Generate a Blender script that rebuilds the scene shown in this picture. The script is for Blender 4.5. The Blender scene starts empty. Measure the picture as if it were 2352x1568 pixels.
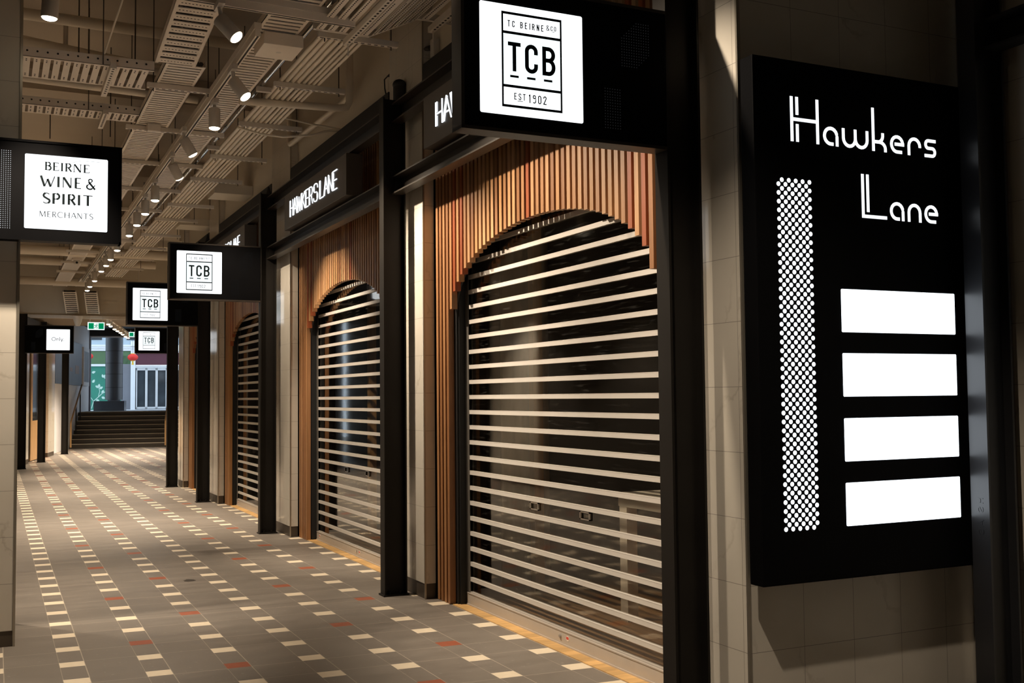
import bpy, bmesh, math, random
from mathutils import Vector, Matrix
random.seed(7)
PI = math.pi
sc = bpy.context.scene
COL = sc.collection

# ---------------------------------------------------------------- camera, world, exposure
def camera():
    yaw, pitch, roll, f = 0.448875, 0.0506966, 0.00958859, 2468.06
    cy, sy, cp, sp = math.cos(yaw), math.sin(yaw), math.cos(pitch), math.sin(pitch)
    fw = Vector((sy*cp, cy*cp, sp)); rt = Vector((cy, -sy, 0)); d = fw.cross(rt)
    r2 = math.cos(roll)*rt + math.sin(roll)*d; d2 = -math.sin(roll)*rt + math.cos(roll)*d
    cam = bpy.data.cameras.new('camera'); cam.sensor_width = 36.0; cam.lens = 36.0*f/2352
    cam.clip_start = 0.05; cam.clip_end = 200
    o = bpy.data.objects.new('camera', cam); COL.objects.link(o)
    m = Matrix((r2, -d2, -fw)).transposed().to_4x4(); m.translation = Vector((0, 0, 1.5))
    o.matrix_world = m; sc.camera = o
camera()
W = bpy.data.worlds.new('overcast_sky'); sc.world = W; W.use_nodes = True
bg = W.node_tree.nodes['Background']; bg.inputs[0].default_value = (0.72, 0.86, 1.0, 1); bg.inputs[1].default_value = 2.0
sc.view_settings.view_transform = 'Standard'; sc.view_settings.look = 'None'
sc.view_settings.gamma = 1.0; sc.view_settings.use_curve_mapping = False
sc.view_settings.exposure = 0.0
sc.cycles.max_bounces = 8; sc.cycles.diffuse_bounces = 4; sc.cycles.glossy_bounces = 4
sc.cycles.transparent_max_bounces = 16; sc.cycles.transmission_bounces = 4
sc.cycles.sample_clamp_indirect = 6.0; sc.cycles.caustics_reflective = False; sc.cycles.caustics_refractive = False
WARM = (1.0, 0.83, 0.645)
SPOT_W = 520.0

# ---------------------------------------------------------------- tagging
def tag(o, label, cat, group=None, kind=None):
    o['label'] = label; o['category'] = cat
    if group: o['group'] = group
    if kind: o['kind'] = kind
    return o
def thing(name, loc, label, cat, group=None, rz=0.0):
    o = bpy.data.objects.new(name, None); COL.objects.link(o)
    o.location = loc; o.rotation_euler = (0, 0, rz); o.empty_display_size = 0.1
    return tag(o, label, cat, group)
def copy_tree(o, parent=None):
    c = o.copy(); COL.objects.link(c)
    if parent is not None: c.parent = parent
    for ch in list(o.children): copy_tree(ch, c)
    return c
ORD = ['first', 'second', 'third', 'fourth', 'fifth', 'sixth', 'seventh', 'eighth', 'ninth', 'tenth', 'eleventh', 'twelfth',
       'thirteenth', 'fourteenth', 'fifteenth', 'sixteenth', 'seventeenth']

# ---------------------------------------------------------------- mesh builder
class MB:
    def __init__(s): s.v = []; s.f = []; s.m = []; s.sm = []
    def add(s, vs, fs, mi=0, smooth=False):
        b = len(s.v); s.v += [Vector(p) for p in vs]
        for q in fs: s.f.append([b+i for i in q]); s.m.append(mi); s.sm.append(smooth)
    def box(s, x0, x1, y0, y1, z0, z1, mi=0):
        s.add([(x0,y0,z0),(x1,y0,z0),(x1,y1,z0),(x0,y1,z0),(x0,y0,z1),(x1,y0,z1),(x1,y1,z1),(x0,y1,z1)],
              [(0,3,2,1),(4,5,6,7),(0,1,5,4),(1,2,6,5),(2,3,7,6),(3,0,4,7)], mi); return s
    def hexa(s, lo, hi, mi=0):
        s.add(list(lo)+list(hi), [(0,3,2,1),(4,5,6,7),(0,1,5,4),(1,2,6,5),(2,3,7,6),(3,0,4,7)], mi); return s
    def bar(s, p, q, w, h, up=(0,0,1), mi=0):
        p = Vector(p); q = Vector(q); d = (q-p).normalized(); u = Vector(up)
        side = d.cross(u).normalized()*w/2; u = side.cross(d).normalized()*h/2
        c = [p-side-u, p+side-u, p+side+u, p-side+u]; e = [k+(q-p) for k in c]
        s.add(c+e, [(0,1,2,3),(7,6,5,4),(0,4,5,1),(1,5,6,2),(2,6,7,3),(3,7,4,0)], mi); return s
    def tube(s, pts, r, n=12, mi=0, caps=True, smooth=True):
        pts = [Vector(p) for p in pts]; k = len(pts); rs = r if isinstance(r, (list, tuple)) else [r]*k
        rings = []; ref = None
        for i, p in enumerate(pts):
            t = (pts[min(i+1,k-1)]-pts[max(i-1,0)])
            if t.length < 1e-9: t = Vector((0,0,1))
            t.normalize()
            if ref is None:
                ref = Vector((0,0,1)) if abs(t.z) < .9 else Vector((1,0,0))
            a = t.cross(ref).normalized(); b = a.cross(t).normalized(); ref = b
            rings.append([p+rs[i]*(math.cos(2*PI*j/n)*a+math.sin(2*PI*j/n)*b) for j in range(n)])
        vs = [v for rg in rings for v in rg]; fs = []
        for i in range(k-1):
            for j in range(n):
                fs.append((i*n+j, i*n+(j+1)%n, (i+1)*n+(j+1)%n, (i+1)*n+j))
        s.add(vs, fs, mi, smooth)
        if caps: s.add(rings[0], [tuple(range(n))], mi); s.add(rings[-1], [tuple(range(n-1,-1,-1))], mi)
        return s
    def disc(s, c, ax, r, n=20, mi=0):
        c = Vector(c); ax = Vector(ax).normalized()
        a = ax.cross(Vector((0,0,1)) if abs(ax.z) < .9 else Vector((1,0,0))).normalized(); b = ax.cross(a)
        s.add([c+r*(math.cos(2*PI*j/n)*a+math.sin(2*PI*j/n)*b) for j in range(n)], [tuple(range(n))], mi); return s
    def ball(s, c, rx, ry, rz, n=16, m=10, mi=0):
        vs = []; fs = []
        for i in range(m+1):
            a = PI*i/m
            for j in range(n):
                b = 2*PI*j/n; vs.append((c[0]+rx*math.sin(a)*math.cos(b), c[1]+ry*math.sin(a)*math.sin(b), c[2]+rz*math.cos(a)))
        for i in range(m):
            for j in range(n): fs.append((i*n+j, (i+1)*n+j, (i+1)*n+(j+1)%n, i*n+(j+1)%n))
        s.add(vs, fs, mi, True); return s
    def prism(s, poly, fn, d0, d1, mi=0):
        """poly: list of (u,v); fn(u,v,d)->xyz; extruded from d0 to d1"""
        n = len(poly)
        s.add([fn(u,v,d0) for u,v in poly]+[fn(u,v,d1) for u,v in poly],
              [tuple(range(n-1,-1,-1)), tuple(range(n,2*n))]+[(i,(i+1)%n,n+(i+1)%n,n+i) for i in range(n)], mi); return s
    def ribbon(s, pts, w, fn, d0, d1, mi=0):
        pts = [Vector((p[0],p[1])) for p in pts]; pts = [p for i, p in enumerate(pts) if i == 0 or (p-pts[i-1]).length > 1e-6]; k = len(pts); L = []; R = []
        for i in range(k):
            a = (pts[i]-pts[i-1]).normalized() if i else None
            b = (pts[i+1]-pts[i]).normalized() if i < k-1 else None
            if a is None: a = b
            if b is None: b = a
            na = Vector((-a.y,a.x)); nb = Vector((-b.y,b.x)); n = na+nb
            if n.length < 1e-6: n = na
            n.normalize(); sc_ = min(1/max(n.dot(na),.35), 2.2)*w/2
            L.append(pts[i]+n*sc_); R.append(pts[i]-n*sc_)
        for i in range(k-1):
            q = [R[i],R[i+1],L[i+1],L[i]]
            s.add([fn(p.x,p.y,d1) for p in q]+[fn(p.x,p.y,d0) for p in q], [(0,1,2,3),(0,4,5,1),(2,6,7,3),(1,5,6,2),(3,7,4,0)], mi)
        return s
    def build(s, name, mats, parent=None, bevel=0.0, off=None, color=None):
        me = bpy.data.meshes.new(name)
        o3 = Vector(off) if off is not None else (Vector(parent.location) if (parent is not None and parent.parent is None) else Vector((0,0,0)))
        if parent is not None and parent.parent is not None and off is None: o3 = Vector(parent.parent.location)
        me.from_pydata([p-o3 for p in s.v], [], s.f)
        mats = mats if isinstance(mats, (list, tuple)) else [mats]
        for m in mats: me.materials.append(m)
        me.polygons.foreach_set('material_index', s.m); me.polygons.foreach_set('use_smooth', s.sm)
        bm = bmesh.new(); bm.from_mesh(me); bmesh.ops.recalc_face_normals(bm, faces=bm.faces); bm.to_mesh(me); bm.free()
        me.update()
        o = bpy.data.objects.new(name, me); COL.objects.link(o)
        if parent is not None: o.parent = parent
        if bevel:
            b = o.modifiers.new('bevel', 'BEVEL'); b.width = bevel; b.segments = 2; b.limit_method = 'ANGLE'; b.angle_limit = 0.7
        if color: o.color = color
        return o

# ---------------------------------------------------------------- materials
def N(t, kind, **kw):
    n = t.nodes.new(kind)
    for k, v in kw.items():
        if k == 'op': n.operation = v
        elif k == 'inp':
            for i, x in v.items(): n.inputs[i].default_value = x
        else: setattr(n, k, v)
    return n
class T:
    """a small wrapper to write math node chains"""
    def __init__(s, mat): s.t = mat.node_tree; s.l = s.t.links
    def m(s, op, a, b=0.0, c=0.0):
        n = s.t.nodes.new('ShaderNodeMath'); n.operation = op
        for i, x in enumerate((a, b, c)):
            if isinstance(x, (int, float)): n.inputs[i].default_value = x
            else: s.l.new(x, n.inputs[i])
        return n.outputs[0]
    def mix(s, fac, a, b):
        n = s.t.nodes.new('ShaderNodeMix'); n.data_type = 'RGBA'
        for i, x in ((0, fac), (6, a), (7, b)):
            if isinstance(x, (int, float)): n.inputs[i].default_value = x
            elif isinstance(x, tuple): n.inputs[i].default_value = (*x[:3], 1)
            else: s.l.new(x, n.inputs[i])
        return n.outputs[2]
    def noise(s, vec, scale, detail=3, rough=.5):
        n = s.t.nodes.new('ShaderNodeTexNoise'); n.inputs['Scale'].default_value = scale; n.inputs['Detail'].default_value = detail
        n.inputs['Roughness'].default_value = rough
        if vec is not None: s.l.new(vec, n.inputs['Vector'])
        return n.outputs['Fac']
    def pos(s):
        g = s.t.nodes.new('ShaderNodeNewGeometry'); x = s.t.nodes.new('ShaderNodeSeparateXYZ'); s.l.new(g.outputs['Position'], x.inputs[0])
        n = s.t.nodes.new('ShaderNodeSeparateXYZ'); s.l.new(g.outputs['Normal'], n.inputs[0])
        return g.outputs['Position'], x.outputs[0], x.outputs[1], x.outputs[2], n.outputs
    def vec(s, x, y, z):
        n = s.t.nodes.new('ShaderNodeCombineXYZ')
        for i, q in enumerate((x, y, z)):
            if isinstance(q, (int, float)): n.inputs[i].default_value = q
            else: s.l.new(q, n.inputs[i])
        return n.outputs[0]
    def bump(s, h, strength=.2, dist=.01):
        n = s.t.nodes.new('ShaderNodeBump'); n.inputs['Strength'].default_value = strength; n.inputs['Distance'].default_value = dist
        s.l.new(h, n.inputs['Height']); return n.outputs[0]
def mat(name, color=(.5,.5,.5), rough=.5, metal=0.0, spec=.5):
    m = bpy.data.materials.new(name); m.use_nodes = True
    b = m.node_tree.nodes['Principled BSDF']; b.inputs['Base Color'].default_value = (*color, 1)
    b.inputs['Roughness'].default_value = rough; b.inputs['Metallic'].default_value = metal; b.inputs['Specular IOR Level'].default_value = spec
    return m, b, T(m)
def noisy(name, color, rough=.5, metal=0.0, amt=.12, scale=3.0, spec=.5, bump=0.0):
    m, b, t = mat(name, color, rough, metal, spec)
    P = t.pos()[0]; f = t.noise(P, scale, 4)
    lo = tuple(c*(1-amt) for c in color); hi = tuple(min(1, c*(1+amt)) for c in color)
    t.l.new(t.mix(f, lo, hi), b.inputs['Base Color'])
    if bump: t.l.new(t.bump(t.noise(P, scale*14, 3), bump, .004), b.inputs['Normal'])
    return m
def emit(name, color, strength):
    m = bpy.data.materials.new(name); m.use_nodes = True; t = m.node_tree; t.nodes.clear()
    e = t.nodes.new('ShaderNodeEmission'); e.inputs[0].default_value = (*color, 1); e.inputs[1].default_value = strength
    o = t.nodes.new('ShaderNodeOutputMaterial'); t.links.new(e.outputs[0], o.inputs[0]); return m

def floor_mat():
    m, b, t = mat('lane_floor_tiles', rough=.42)
    P, x, y, z, _ = t.pos()
    ys = t.m('ADD', y, t.m('MULTIPLY', t.m('SUBTRACT', x, .42), .058))
    u = t.m('DIVIDE', t.m('SUBTRACT', x, .352), .4185); iu = t.m('FLOOR', u); fu = t.m('SUBTRACT', u, iu)
    v = t.m('DIVIDE', t.m('SUBTRACT', ys, 7.150), .4125); k = t.m('FLOOR', v); fv = t.m('SUBTRACT', v, k)
    incol = t.m('LESS_THAN', fu, .318); intile = t.m('GREATER_THAN', fv, .709)
    ins = t.m('MULTIPLY', incol, intile)
    um = t.m('FLOORED_MODULO', iu, 3.0); km = t.m('FLOORED_MODULO', k, 4.0)
    def near(a, c): return t.m('LESS_THAN', t.m('ABSOLUTE', t.m('SUBTRACT', a, c)), .5)
    red = t.m('ADD', t.m('MULTIPLY', near(um, 1), near(km, 3)), t.m('MULTIPLY', near(um, 2), near(km, 1)))
    # grout
    g = .006
    gl = t.m('ADD', t.m('LESS_THAN', fu, g), t.m('MULTIPLY', t.m('GREATER_THAN', fu, .318-g), t.m('LESS_THAN', fu, .318+g)))
    odd = t.m('FLOORED_MODULO', k, 2.0)
    jt = t.m('MULTIPLY', t.m('GREATER_THAN', fv, 1-.009), t.m('SUBTRACT', 1.0, odd))
    jb = t.m('MULTIPLY', t.m('LESS_THAN', t.m('ABSOLUTE', t.m('SUBTRACT', fv, .709)), .0055), odd)
    gc = t.m('MULTIPLY', t.m('ADD', jt, jb), t.m('SUBTRACT', 1.0, incol))
    grout = t.m('MINIMUM', t.m('ADD', gl, gc), 1.0)
    joint = t.m('LESS_THAN', t.m('ABSOLUTE', t.m('SUBTRACT', v, 2.016)), .010)
    # stone colour
    cell = t.vec(iu, t.m('FLOOR', t.m('MULTIPLY', v, .5)), 3.0)
    wn = t.t.nodes.new('ShaderNodeTexWhiteNoise'); t.l.new(cell, wn.inputs['Vector'])
    st = t.vec(t.m('MULTIPLY', x, 1.3), t.m('MULTIPLY', y, 3.5), 0.0)
    n1 = t.noise(st, 2.2, 5, .6); n2 = t.noise(P, 26, 3)
    base = t.mix(n1, (.115,.098,.082), (.235,.205,.172))
    base = t.mix(t.m('MULTIPLY', wn.outputs[0], .35), base, (.20,.178,.150))
    base = t.mix(t.m('MULTIPLY', t.m('GREATER_THAN', n2, .68), .25), base, (.36,.33,.29))
    cream = t.mix(n2, (.66,.56,.41), (.78,.68,.52)); reds = t.mix(n2, (.24,.065,.03), (.33,.10,.05))
    c = t.mix(ins, base, t.mix(red, cream, reds))
    gcol = t.mix(n1, (.30,.26,.21), (.44,.38,.30))
    c = t.mix(t.m('MULTIPLY', grout, t.m('SUBTRACT', 1.0, t.m('MULTIPLY', ins, .75))), c, gcol)
    c = t.mix(t.m('MULTIPLY', joint, .8), c, (.05,.04,.03))
    t.l.new(c, b.inputs['Base Color'])
    t.l.new(t.m('ADD', .34, t.m('MULTIPLY', n1, .22)), b.inputs['Roughness'])
    t.l.new(t.bump(t.m('SUBTRACT', n2, t.m('MULTIPLY', grout, .8)), .12, .003), b.inputs['Normal'])
    return m
def marble_mat(name, off_h, off_z, tone=1.0, ph=.284, pv=.2835):
    m, b, t = mat(name, rough=.13)
    P, x, y, z, nn = t.pos()
    isx = t.m('GREATER_THAN', t.m('ABSOLUTE', nn[0]), .5)
    h = t.m('ADD', t.m('MULTIPLY', isx, y), t.m('MULTIPLY', t.m('SUBTRACT', 1.0, isx), x))
    u = t.m('DIVIDE', t.m('SUBTRACT', h, off_h), ph); w = t.m('DIVIDE', t.m('SUBTRACT', z, off_z), pv)
    iu = t.m('FLOOR', u); iw = t.m('FLOOR', w)
    fu = t.m('SUBTRACT', u, iu); fw = t.m('SUBTRACT', w, iw)
    gw = .0085
    gr = t.m('MINIMUM', t.m('ADD', t.m('LESS_THAN', fu, gw), t.m('LESS_THAN', fw, gw)), 1.0)
    wn = t.t.nodes.new('ShaderNodeTexWhiteNoise'); t.l.new(t.vec(iu, iw, isx), wn.inputs['Vector'])
    # veins: thin bands of a distorted diagonal field, shifted per tile
    nz = t.noise(t.vec(h, t.m('MULTIPLY', z, .8), wn.outputs[0]), 2.4, 5, .62)
    d = t.m('ADD', t.m('ADD', t.m('MULTIPLY', h, 1.5), t.m('MULTIPLY', z, .9)), t.m('ADD', t.m('MULTIPLY', nz, 1.1), t.m('MULTIPLY', wn.outputs[0], 3.0)))
    fr = t.m('FRACT', d); vein = t.m('SUBTRACT', 1.0, t.m('MINIMUM', t.m('MULTIPLY', t.m('ABSOLUTE', t.m('SUBTRACT', fr, .5)), 32.0), 1.0))
    vein = t.m('MULTIPLY', vein, t.m('MINIMUM', t.m('MAXIMUM', t.m('MULTIPLY', t.m('SUBTRACT', nz, .42), 5.0), 0.0), 1.0))
    cl = t.noise(P, 3.5, 4)
    c = t.mix(cl, tuple(k*tone for k in (.60,.55,.465)), tuple(k*tone for k in (.72,.67,.58)))
    c = t.mix(t.m('MULTIPLY', vein, .42), c, tuple(k*tone for k in (.36,.31,.24)))
    c = t.mix(t.m('MULTIPLY', gr, .75), c, (.13,.11,.085))
    t.l.new(c, b.inputs['Base Color'])
    t.l.new(t.m('ADD', .12, t.m('MULTIPLY', gr, .5)), b.inputs['Roughness'])
    t.l.new(t.bump(t.m('MULTIPLY', gr, -1.0), .25, .002), b.inputs['Normal'])
    return m
def timber_mat(name='hardwood_batten', use_obj=True, color=(.5,.3,.13), axis=2):
    m, b, t = mat(name, color, .45)
    P, x, y, z, _ = t.pos()
    if axis == 2: v = t.vec(t.m('MULTIPLY', x, 45), t.m('MULTIPLY', y, 45), t.m('MULTIPLY', z, 2.2))
    elif axis == 0: v = t.vec(t.m('MULTIPLY', x, 2.5), t.m('MULTIPLY', y, 26), 0.0)
    else: v = t.vec(t.m('MULTIPLY', x, 22), t.m('MULTIPLY', y, 2.0), 0.0)
    g = t.noise(v, 1.0, 5, .6)
    if use_obj:
        oi = t.t.nodes.new('ShaderNodeObjectInfo'); base = oi.outputs['Color']
    else:
        r = t.t.nodes.new('ShaderNodeRGB'); r.outputs[0].default_value = (*color, 1); base = r.outputs[0]
    hs = t.t.nodes.new('ShaderNodeHueSaturation'); t.l.new(base, hs.inputs['Color'])
    t.l.new(t.m('ADD', .55, t.m('MULTIPLY', g, .9)), hs.inputs['Value'])
    out = hs.outputs[0]
    if axis != 2:
        board = t.m('FLOOR', t.m('DIVIDE', y if axis == 0 else x, .085))
        wn = t.t.nodes.new('ShaderNodeTexWhiteNoise'); wn.noise_dimensions = '1D'; t.l.new(board, wn.inputs['W'])
        h2 = t.t.nodes.new('ShaderNodeHueSaturation'); t.l.new(out, h2.inputs['Color']); t.l.new(t.m('ADD', .8, t.m('MULTIPLY', wn.outputs[0], .4)), h2.inputs['Value'])
        out = h2.outputs[0]
    t.l.new(out, b.inputs['Base Color'])
    return m
def thin_ior(n, fr):
    # a thin sheet: the same reflectance entering and leaving, so nothing is trapped inside it
    g = n.nodes.new('ShaderNodeNewGeometry'); mr = n.nodes.new('ShaderNodeMapRange')
    mr.inputs['To Min'].default_value = 1.5; mr.inputs['To Max'].default_value = 1/1.5
    n.links.new(g.outputs['Backfacing'], mr.inputs['Value']); n.links.new(mr.outputs[0], fr.inputs[0])
def clear_mat():
    m = bpy.data.materials.new('clear_polycarbonate'); m.use_nodes = True; n = m.node_tree; n.nodes.clear(); t = T(m)
    P, x, y, z, _ = t.pos()
    tr = n.nodes.new('ShaderNodeBsdfTransparent'); tr.inputs[0].default_value = (.84,.83,.80,1)
    gl = n.nodes.new('ShaderNodeBsdfGlossy'); gl.inputs[0].default_value = (1,1,1,1); gl.inputs[1].default_value = .04
    nz = t.noise(t.vec(x, t.m('MULTIPLY', y, 1.5), t.m('MULTIPLY', z, 14)), 2.0, 2)
    bp = t.bump(nz, .035, .004); n.links.new(bp, gl.inputs['Normal'])
    fr = n.nodes.new('ShaderNodeFresnel'); thin_ior(n, fr)
    mx = n.nodes.new('ShaderNodeMixShader'); n.links.new(fr.outputs[0], mx.inputs[0]); n.links.new(tr.outputs[0], mx.inputs[1]); n.links.new(gl.outputs[0], mx.inputs[2])
    # faint scuffs
    sc1 = t.noise(t.vec(t.m('MULTIPLY', y, 5), t.m('MULTIPLY', z, 60), 0.0), 1.0, 4, .7)
    df = n.nodes.new('ShaderNodeBsdfDiffuse'); df.inputs[0].default_value = (.7,.66,.6,1)
    m2 = n.nodes.new('ShaderNodeMixShader')
    n.links.new(t.m('MULTIPLY', t.m('MAXIMUM', t.m('SUBTRACT', sc1, .56), 0.0), .12), m2.inputs[0])
    n.links.new(mx.outputs[0], m2.inputs[1]); n.links.new(df.outputs[0], m2.inputs[2])
    o = n.nodes.new('ShaderNodeOutputMaterial'); n.links.new(m2.outputs[0], o.inputs[0]); return m
def glass_mat(name, tint=(.5,.55,.6)):
    m = bpy.data.materials.new(name); m.use_nodes = True; n = m.node_tree; n.nodes.clear()
    tr = n.nodes.new('ShaderNodeBsdfTransparent'); tr.inputs[0].default_value = (*tint, 1)
    gl = n.nodes.new('ShaderNodeBsdfGlossy'); gl.inputs[1].default_value = .02
    fr = n.nodes.new('ShaderNodeFresnel'); thin_ior(n, fr)
    mx = n.nodes.new('ShaderNodeMixShader'); n.links.new(fr.outputs[0], mx.inputs[0]); n.links.new(tr.outputs[0], mx.inputs[1]); n.links.new(gl.outputs[0], mx.inputs[2])
    o = n.nodes.new('ShaderNodeOutputMaterial'); n.links.new(mx.outputs[0], o.inputs[0]); return m

M = {}
M['floor'] = floor_mat()
M['marble'] = marble_mat('marble_tile_corner_pier', 2.9176, .112)
M['marble_lane'] = marble_mat('marble_tile_lane_pier', 7.55, .110, ph=.30)
M['marble_col'] = marble_mat('marble_tile_left_column', -.17, .095, .97)
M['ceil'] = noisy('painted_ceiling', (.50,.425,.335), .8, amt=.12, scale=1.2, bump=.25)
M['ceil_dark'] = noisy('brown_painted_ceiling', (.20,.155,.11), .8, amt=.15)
M['wallcream'] = noisy('cream_painted_wall', (.72,.64,.51), .75, amt=.08, scale=1.5, bump=.15)
M['steel'] = noisy('black_painted_steel', (.014,.012,.010), .5, amt=.3, scale=5, spec=.2)
M['gloss_steel'] = noisy('semi_gloss_black_steel', (.022,.022,.024), .30, amt=.2, scale=5)
M['steel_brown'] = noisy('dark_bronze_steel', (.032,.025,.019), .42, amt=.2, scale=5)
M['black'] = noisy('matt_black_panel', (.008,.008,.008), .6, amt=.3, scale=6)
M['signblack'] = noisy('satin_black_sign_casing', (.005,.005,.0055), .45, amt=.25, scale=4, spec=.03)
M['signgrey'] = noisy('charcoal_sign_face', (.075,.062,.050), .5, amt=.1, scale=5)
M['base'] = noisy('bronze_skirting', (.085,.066,.048), .42, metal=.3, amt=.15, scale=8)
M['trim'] = noisy('brushed_metal_corner_trim', (.42,.38,.31), .32, metal=.7, amt=.1, scale=12)
M['batten'] = timber_mat()
M['threshold'] = timber_mat('oak_threshold_boards', False, (.56,.34,.13), 0)
M['shopfloor'] = timber_mat('dark_timber_shop_floor', False, (.42,.24,.11), 1)
M['door_timber'] = timber_mat('plywood_door', False, (.50,.30,.13), 2)
M['alu'] = noisy('anodised_aluminium', (.64,.60,.545), .38, metal=.15, amt=.05, scale=9)
M['alu_bar'] = noisy('anodised_bottom_rail', (.50,.455,.40), .42, metal=.2, amt=.05, scale=9)
M['alu_dark'] = noisy('grey_aluminium_guide', (.16,.145,.125), .4, metal=.5, amt=.1, scale=9)
M['clear'] = clear_mat()
M['chrome'] = noisy('polished_steel', (.62,.60,.58), .14, metal=1.0, amt=.05, scale=9)
M['galv'] = noisy('painted_cable_tray', (.80,.72,.62), .5, metal=.0, amt=.08, scale=6)
M['galv_hole'] = noisy('tray_slot_shadow', (.02,.017,.013), .8)
M['strut'] = noisy('painted_strut_channel', (.74,.67,.58), .5, amt=.08, scale=6)
M['pipe'] = noisy('cream_painted_conduit', (.80,.71,.58), .5, amt=.07, scale=4)
M['lampwhite'] = noisy('white_lamp_housing', (.62,.57,.50), .4, amt=.04, scale=6)
M['darkmetal'] = noisy('grey_hanger_rod', (.12,.10,.08), .5, metal=.3)
M['cable'] = noisy('dark_cable', (.035,.028,.022), .6)
M['shopwall'] = noisy('dark_shop_wall', (.040,.036,.032), .7, amt=.3, scale=1.5)
M['shopgrey'] = noisy('grey_reflection_sheet', (.46,.42,.36), .6, amt=.3, scale=2.5)
M['shopwall_west'] = noisy('dark_left_shopfronts', (.07,.062,.052), .6, amt=.3, scale=1.5)
M['palewhite'] = noisy('pale_laminate', (.82,.76,.66), .45, amt=.08, scale=4)
M['lens'] = emit('lamp_lens_glow', (1.0,.86,.64), 26)
M['panel'] = emit('sign_panel_white_light', (.93,.97,1.0), 1.7)
M['panel_in'] = emit('sign_panel_cool_light', (.86,.985,1.0), 1.15)
M['neon'] = emit('white_letter_light', (.90,.95,1.0), 1.4)
M['bigpanel'] = emit('directory_panel_light', (.84,.92,1.0), 3.2)
M['dots'] = emit('dot_light', (.92,.96,1.0), 1.5)
M['vent'] = emit('vent_hole_light', (.9,.92,.95), .75)
M['ventdim'] = emit('dim_vent_glint', (.9,.92,.95), .012)  # weak glow painted for faint reflections on the vent dots
M['ink'] = noisy('black_vinyl_letter', (.006,.009,.010), .8, spec=.03)
M['inkblue'] = noisy('blue_grey_vinyl_rule', (.36,.44,.58), .6)
M['exitgreen'] = emit('exit_sign_green', (.0,.26,.10), 1.0)
M['exitwhite'] = emit('exit_sign_white', (.75,.95,.92), 1.3)
M['red'] = noisy('red_silk', (.75,.03,.02), .5)
M['yellow'] = noisy('yellow_tassel', (.85,.55,.05), .6)
M['stickred'] = noisy('red_sticker_print', (.62,.06,.04), .5)
M['stickwhite'] = noisy('white_sticker', (.75,.68,.6), .5)
M['stair'] = noisy('dark_stair_stone', (.040,.032,.024), .5, amt=.3, scale=4)
M['nosing'] = noisy('pale_stair_nosing', (.62,.54,.43), .45)
M['whitewall'] = noisy('white_painted_panel', (.78,.77,.78), .6, amt=.05)
M['poster'] = noisy('slate_blue_poster', (.10,.115,.15), .4, amt=.3, scale=2)
M['poster2'] = noisy('grey_poster', (.23,.235,.26), .4, amt=.3, scale=3)
M['orange'] = noisy('orange_poster_block', (.28,.16,.10), .5)
M['street'] = noisy('pale_street_paving', (.60,.62,.66), .7, amt=.1)
M['facade_blue'] = noisy('pale_blue_facade', (.42,.52,.60), .6, amt=.1)
M['facade_white'] = noisy('white_facade_band', (.80,.84,.88), .6, amt=.04)
M['green_olive'] = noisy('olive_green_fascia', (.09,.17,.08), .6, amt=.1)
M['mural'] = noisy('teal_green_mural', (.035,.24,.17), .6, amt=.35, scale=1.2)
M['mural_leaf'] = noisy('white_mural_leaf', (.55,.78,.70), .6)
M['facade_grey'] = noisy('grey_painted_facade', (.20,.21,.24), .6, amt=.1)
M['maroon'] = noisy('maroon_fascia', (.10,.028,.045), .6)
M['doorwhite'] = noisy('white_door_frame', (.62,.64,.66), .5)
M['shopglass'] = noisy('dark_shop_glass', (.05,.06,.07), .08, amt=.8, scale=1.6)
M['column_dark'] = noisy('dark_grey_column', (.06,.062,.07), .35, amt=.15)
M['glass'] = glass_mat('shopfront_glass')
M['inside'] = noisy('dim_shop_inside', (.10,.085,.065), .7)

# ---------------------------------------------------------------- structure
def struct(name, mb, mt, **kw):
    o = mb.build(name, mt, **kw); o['kind'] = 'structure'; return o
struct('floor', MB().box(-6, 9, -4, 40, -.2, 0), M['floor'])
struct('ceiling', MB().box(-6, 9.2, -4, 27.0, 5.0, 5.2), M['ceil'])
struct('wall_back', MB().box(-6, 4.6, -4.0, -3.8, 0, 5), M['wallcream'])
struct('wall_west', MB().box(-2.2, -2.0, -3.8, 27, 0, 5), M['shopwall_west'])
struct('wall_right', MB().box(2.99, 3.12, 4.27, 19.5, 3.78, 5), M['wallcream'])          # painted wall above the shopfronts
struct('wall_northeast', MB().hexa([(2.95,19.55,0),(3.1,19.5,0),(7.1,40,0),(6.9,40,0)], [(2.95,19.55,5),(3.1,19.5,5),(7.1,40,5),(6.9,40,5)]), M['wallcream'])
struct('wall_far', MB().box(-2.0, 4.2, 27.0, 27.2, 3.47, 5), M['wallcream'])              # bulkhead across the lane
struct('wall_shop_back', MB().box(8.6, 8.8, 3.7, 19.5, 0, 5), M['shopwall'])
struct('wall_shop_divider', MB().box(2.99, 8.6, 7.70, 8.15, 0, 3.78), M['shopwall'])
struct('wall_shop_divider_north', MB().box(2.99, 8.6, 11.75, 12.3, 0, 3.78), M['shopwall'])
struct('wall_shop_end', MB().box(2.99, 8.6, 15.9, 16.5, 0, 3.78), M['shopwall'])
struct('wall_shop_far', MB().box(2.99, 8.6, 19.4, 19.6, 0, 3.78), M['shopwall'])
struct('ceiling_shop', MB().box(3.10, 8.8, 4.27, 19.6, 3.3, 3.78), M['black'])
struct('wall_shop_near', MB().box(4.25, 8.8, 4.1, 4.26, 0, 5), M['shopwall'])
struct('floor_shop', MB().box(3.115, 8.6, 4.27, 19.4, 0.0, .006), M['shopfloor'])
struct('ceiling_beam_near', MB().box(-2.0, 2.99, 12.0, 12.35, 4.72, 5), M['ceil'])
struct('ceiling_beam_mid', MB().box(-2.0, 2.99, 16.2, 16.6, 4.72, 5), M['ceil'])
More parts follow.
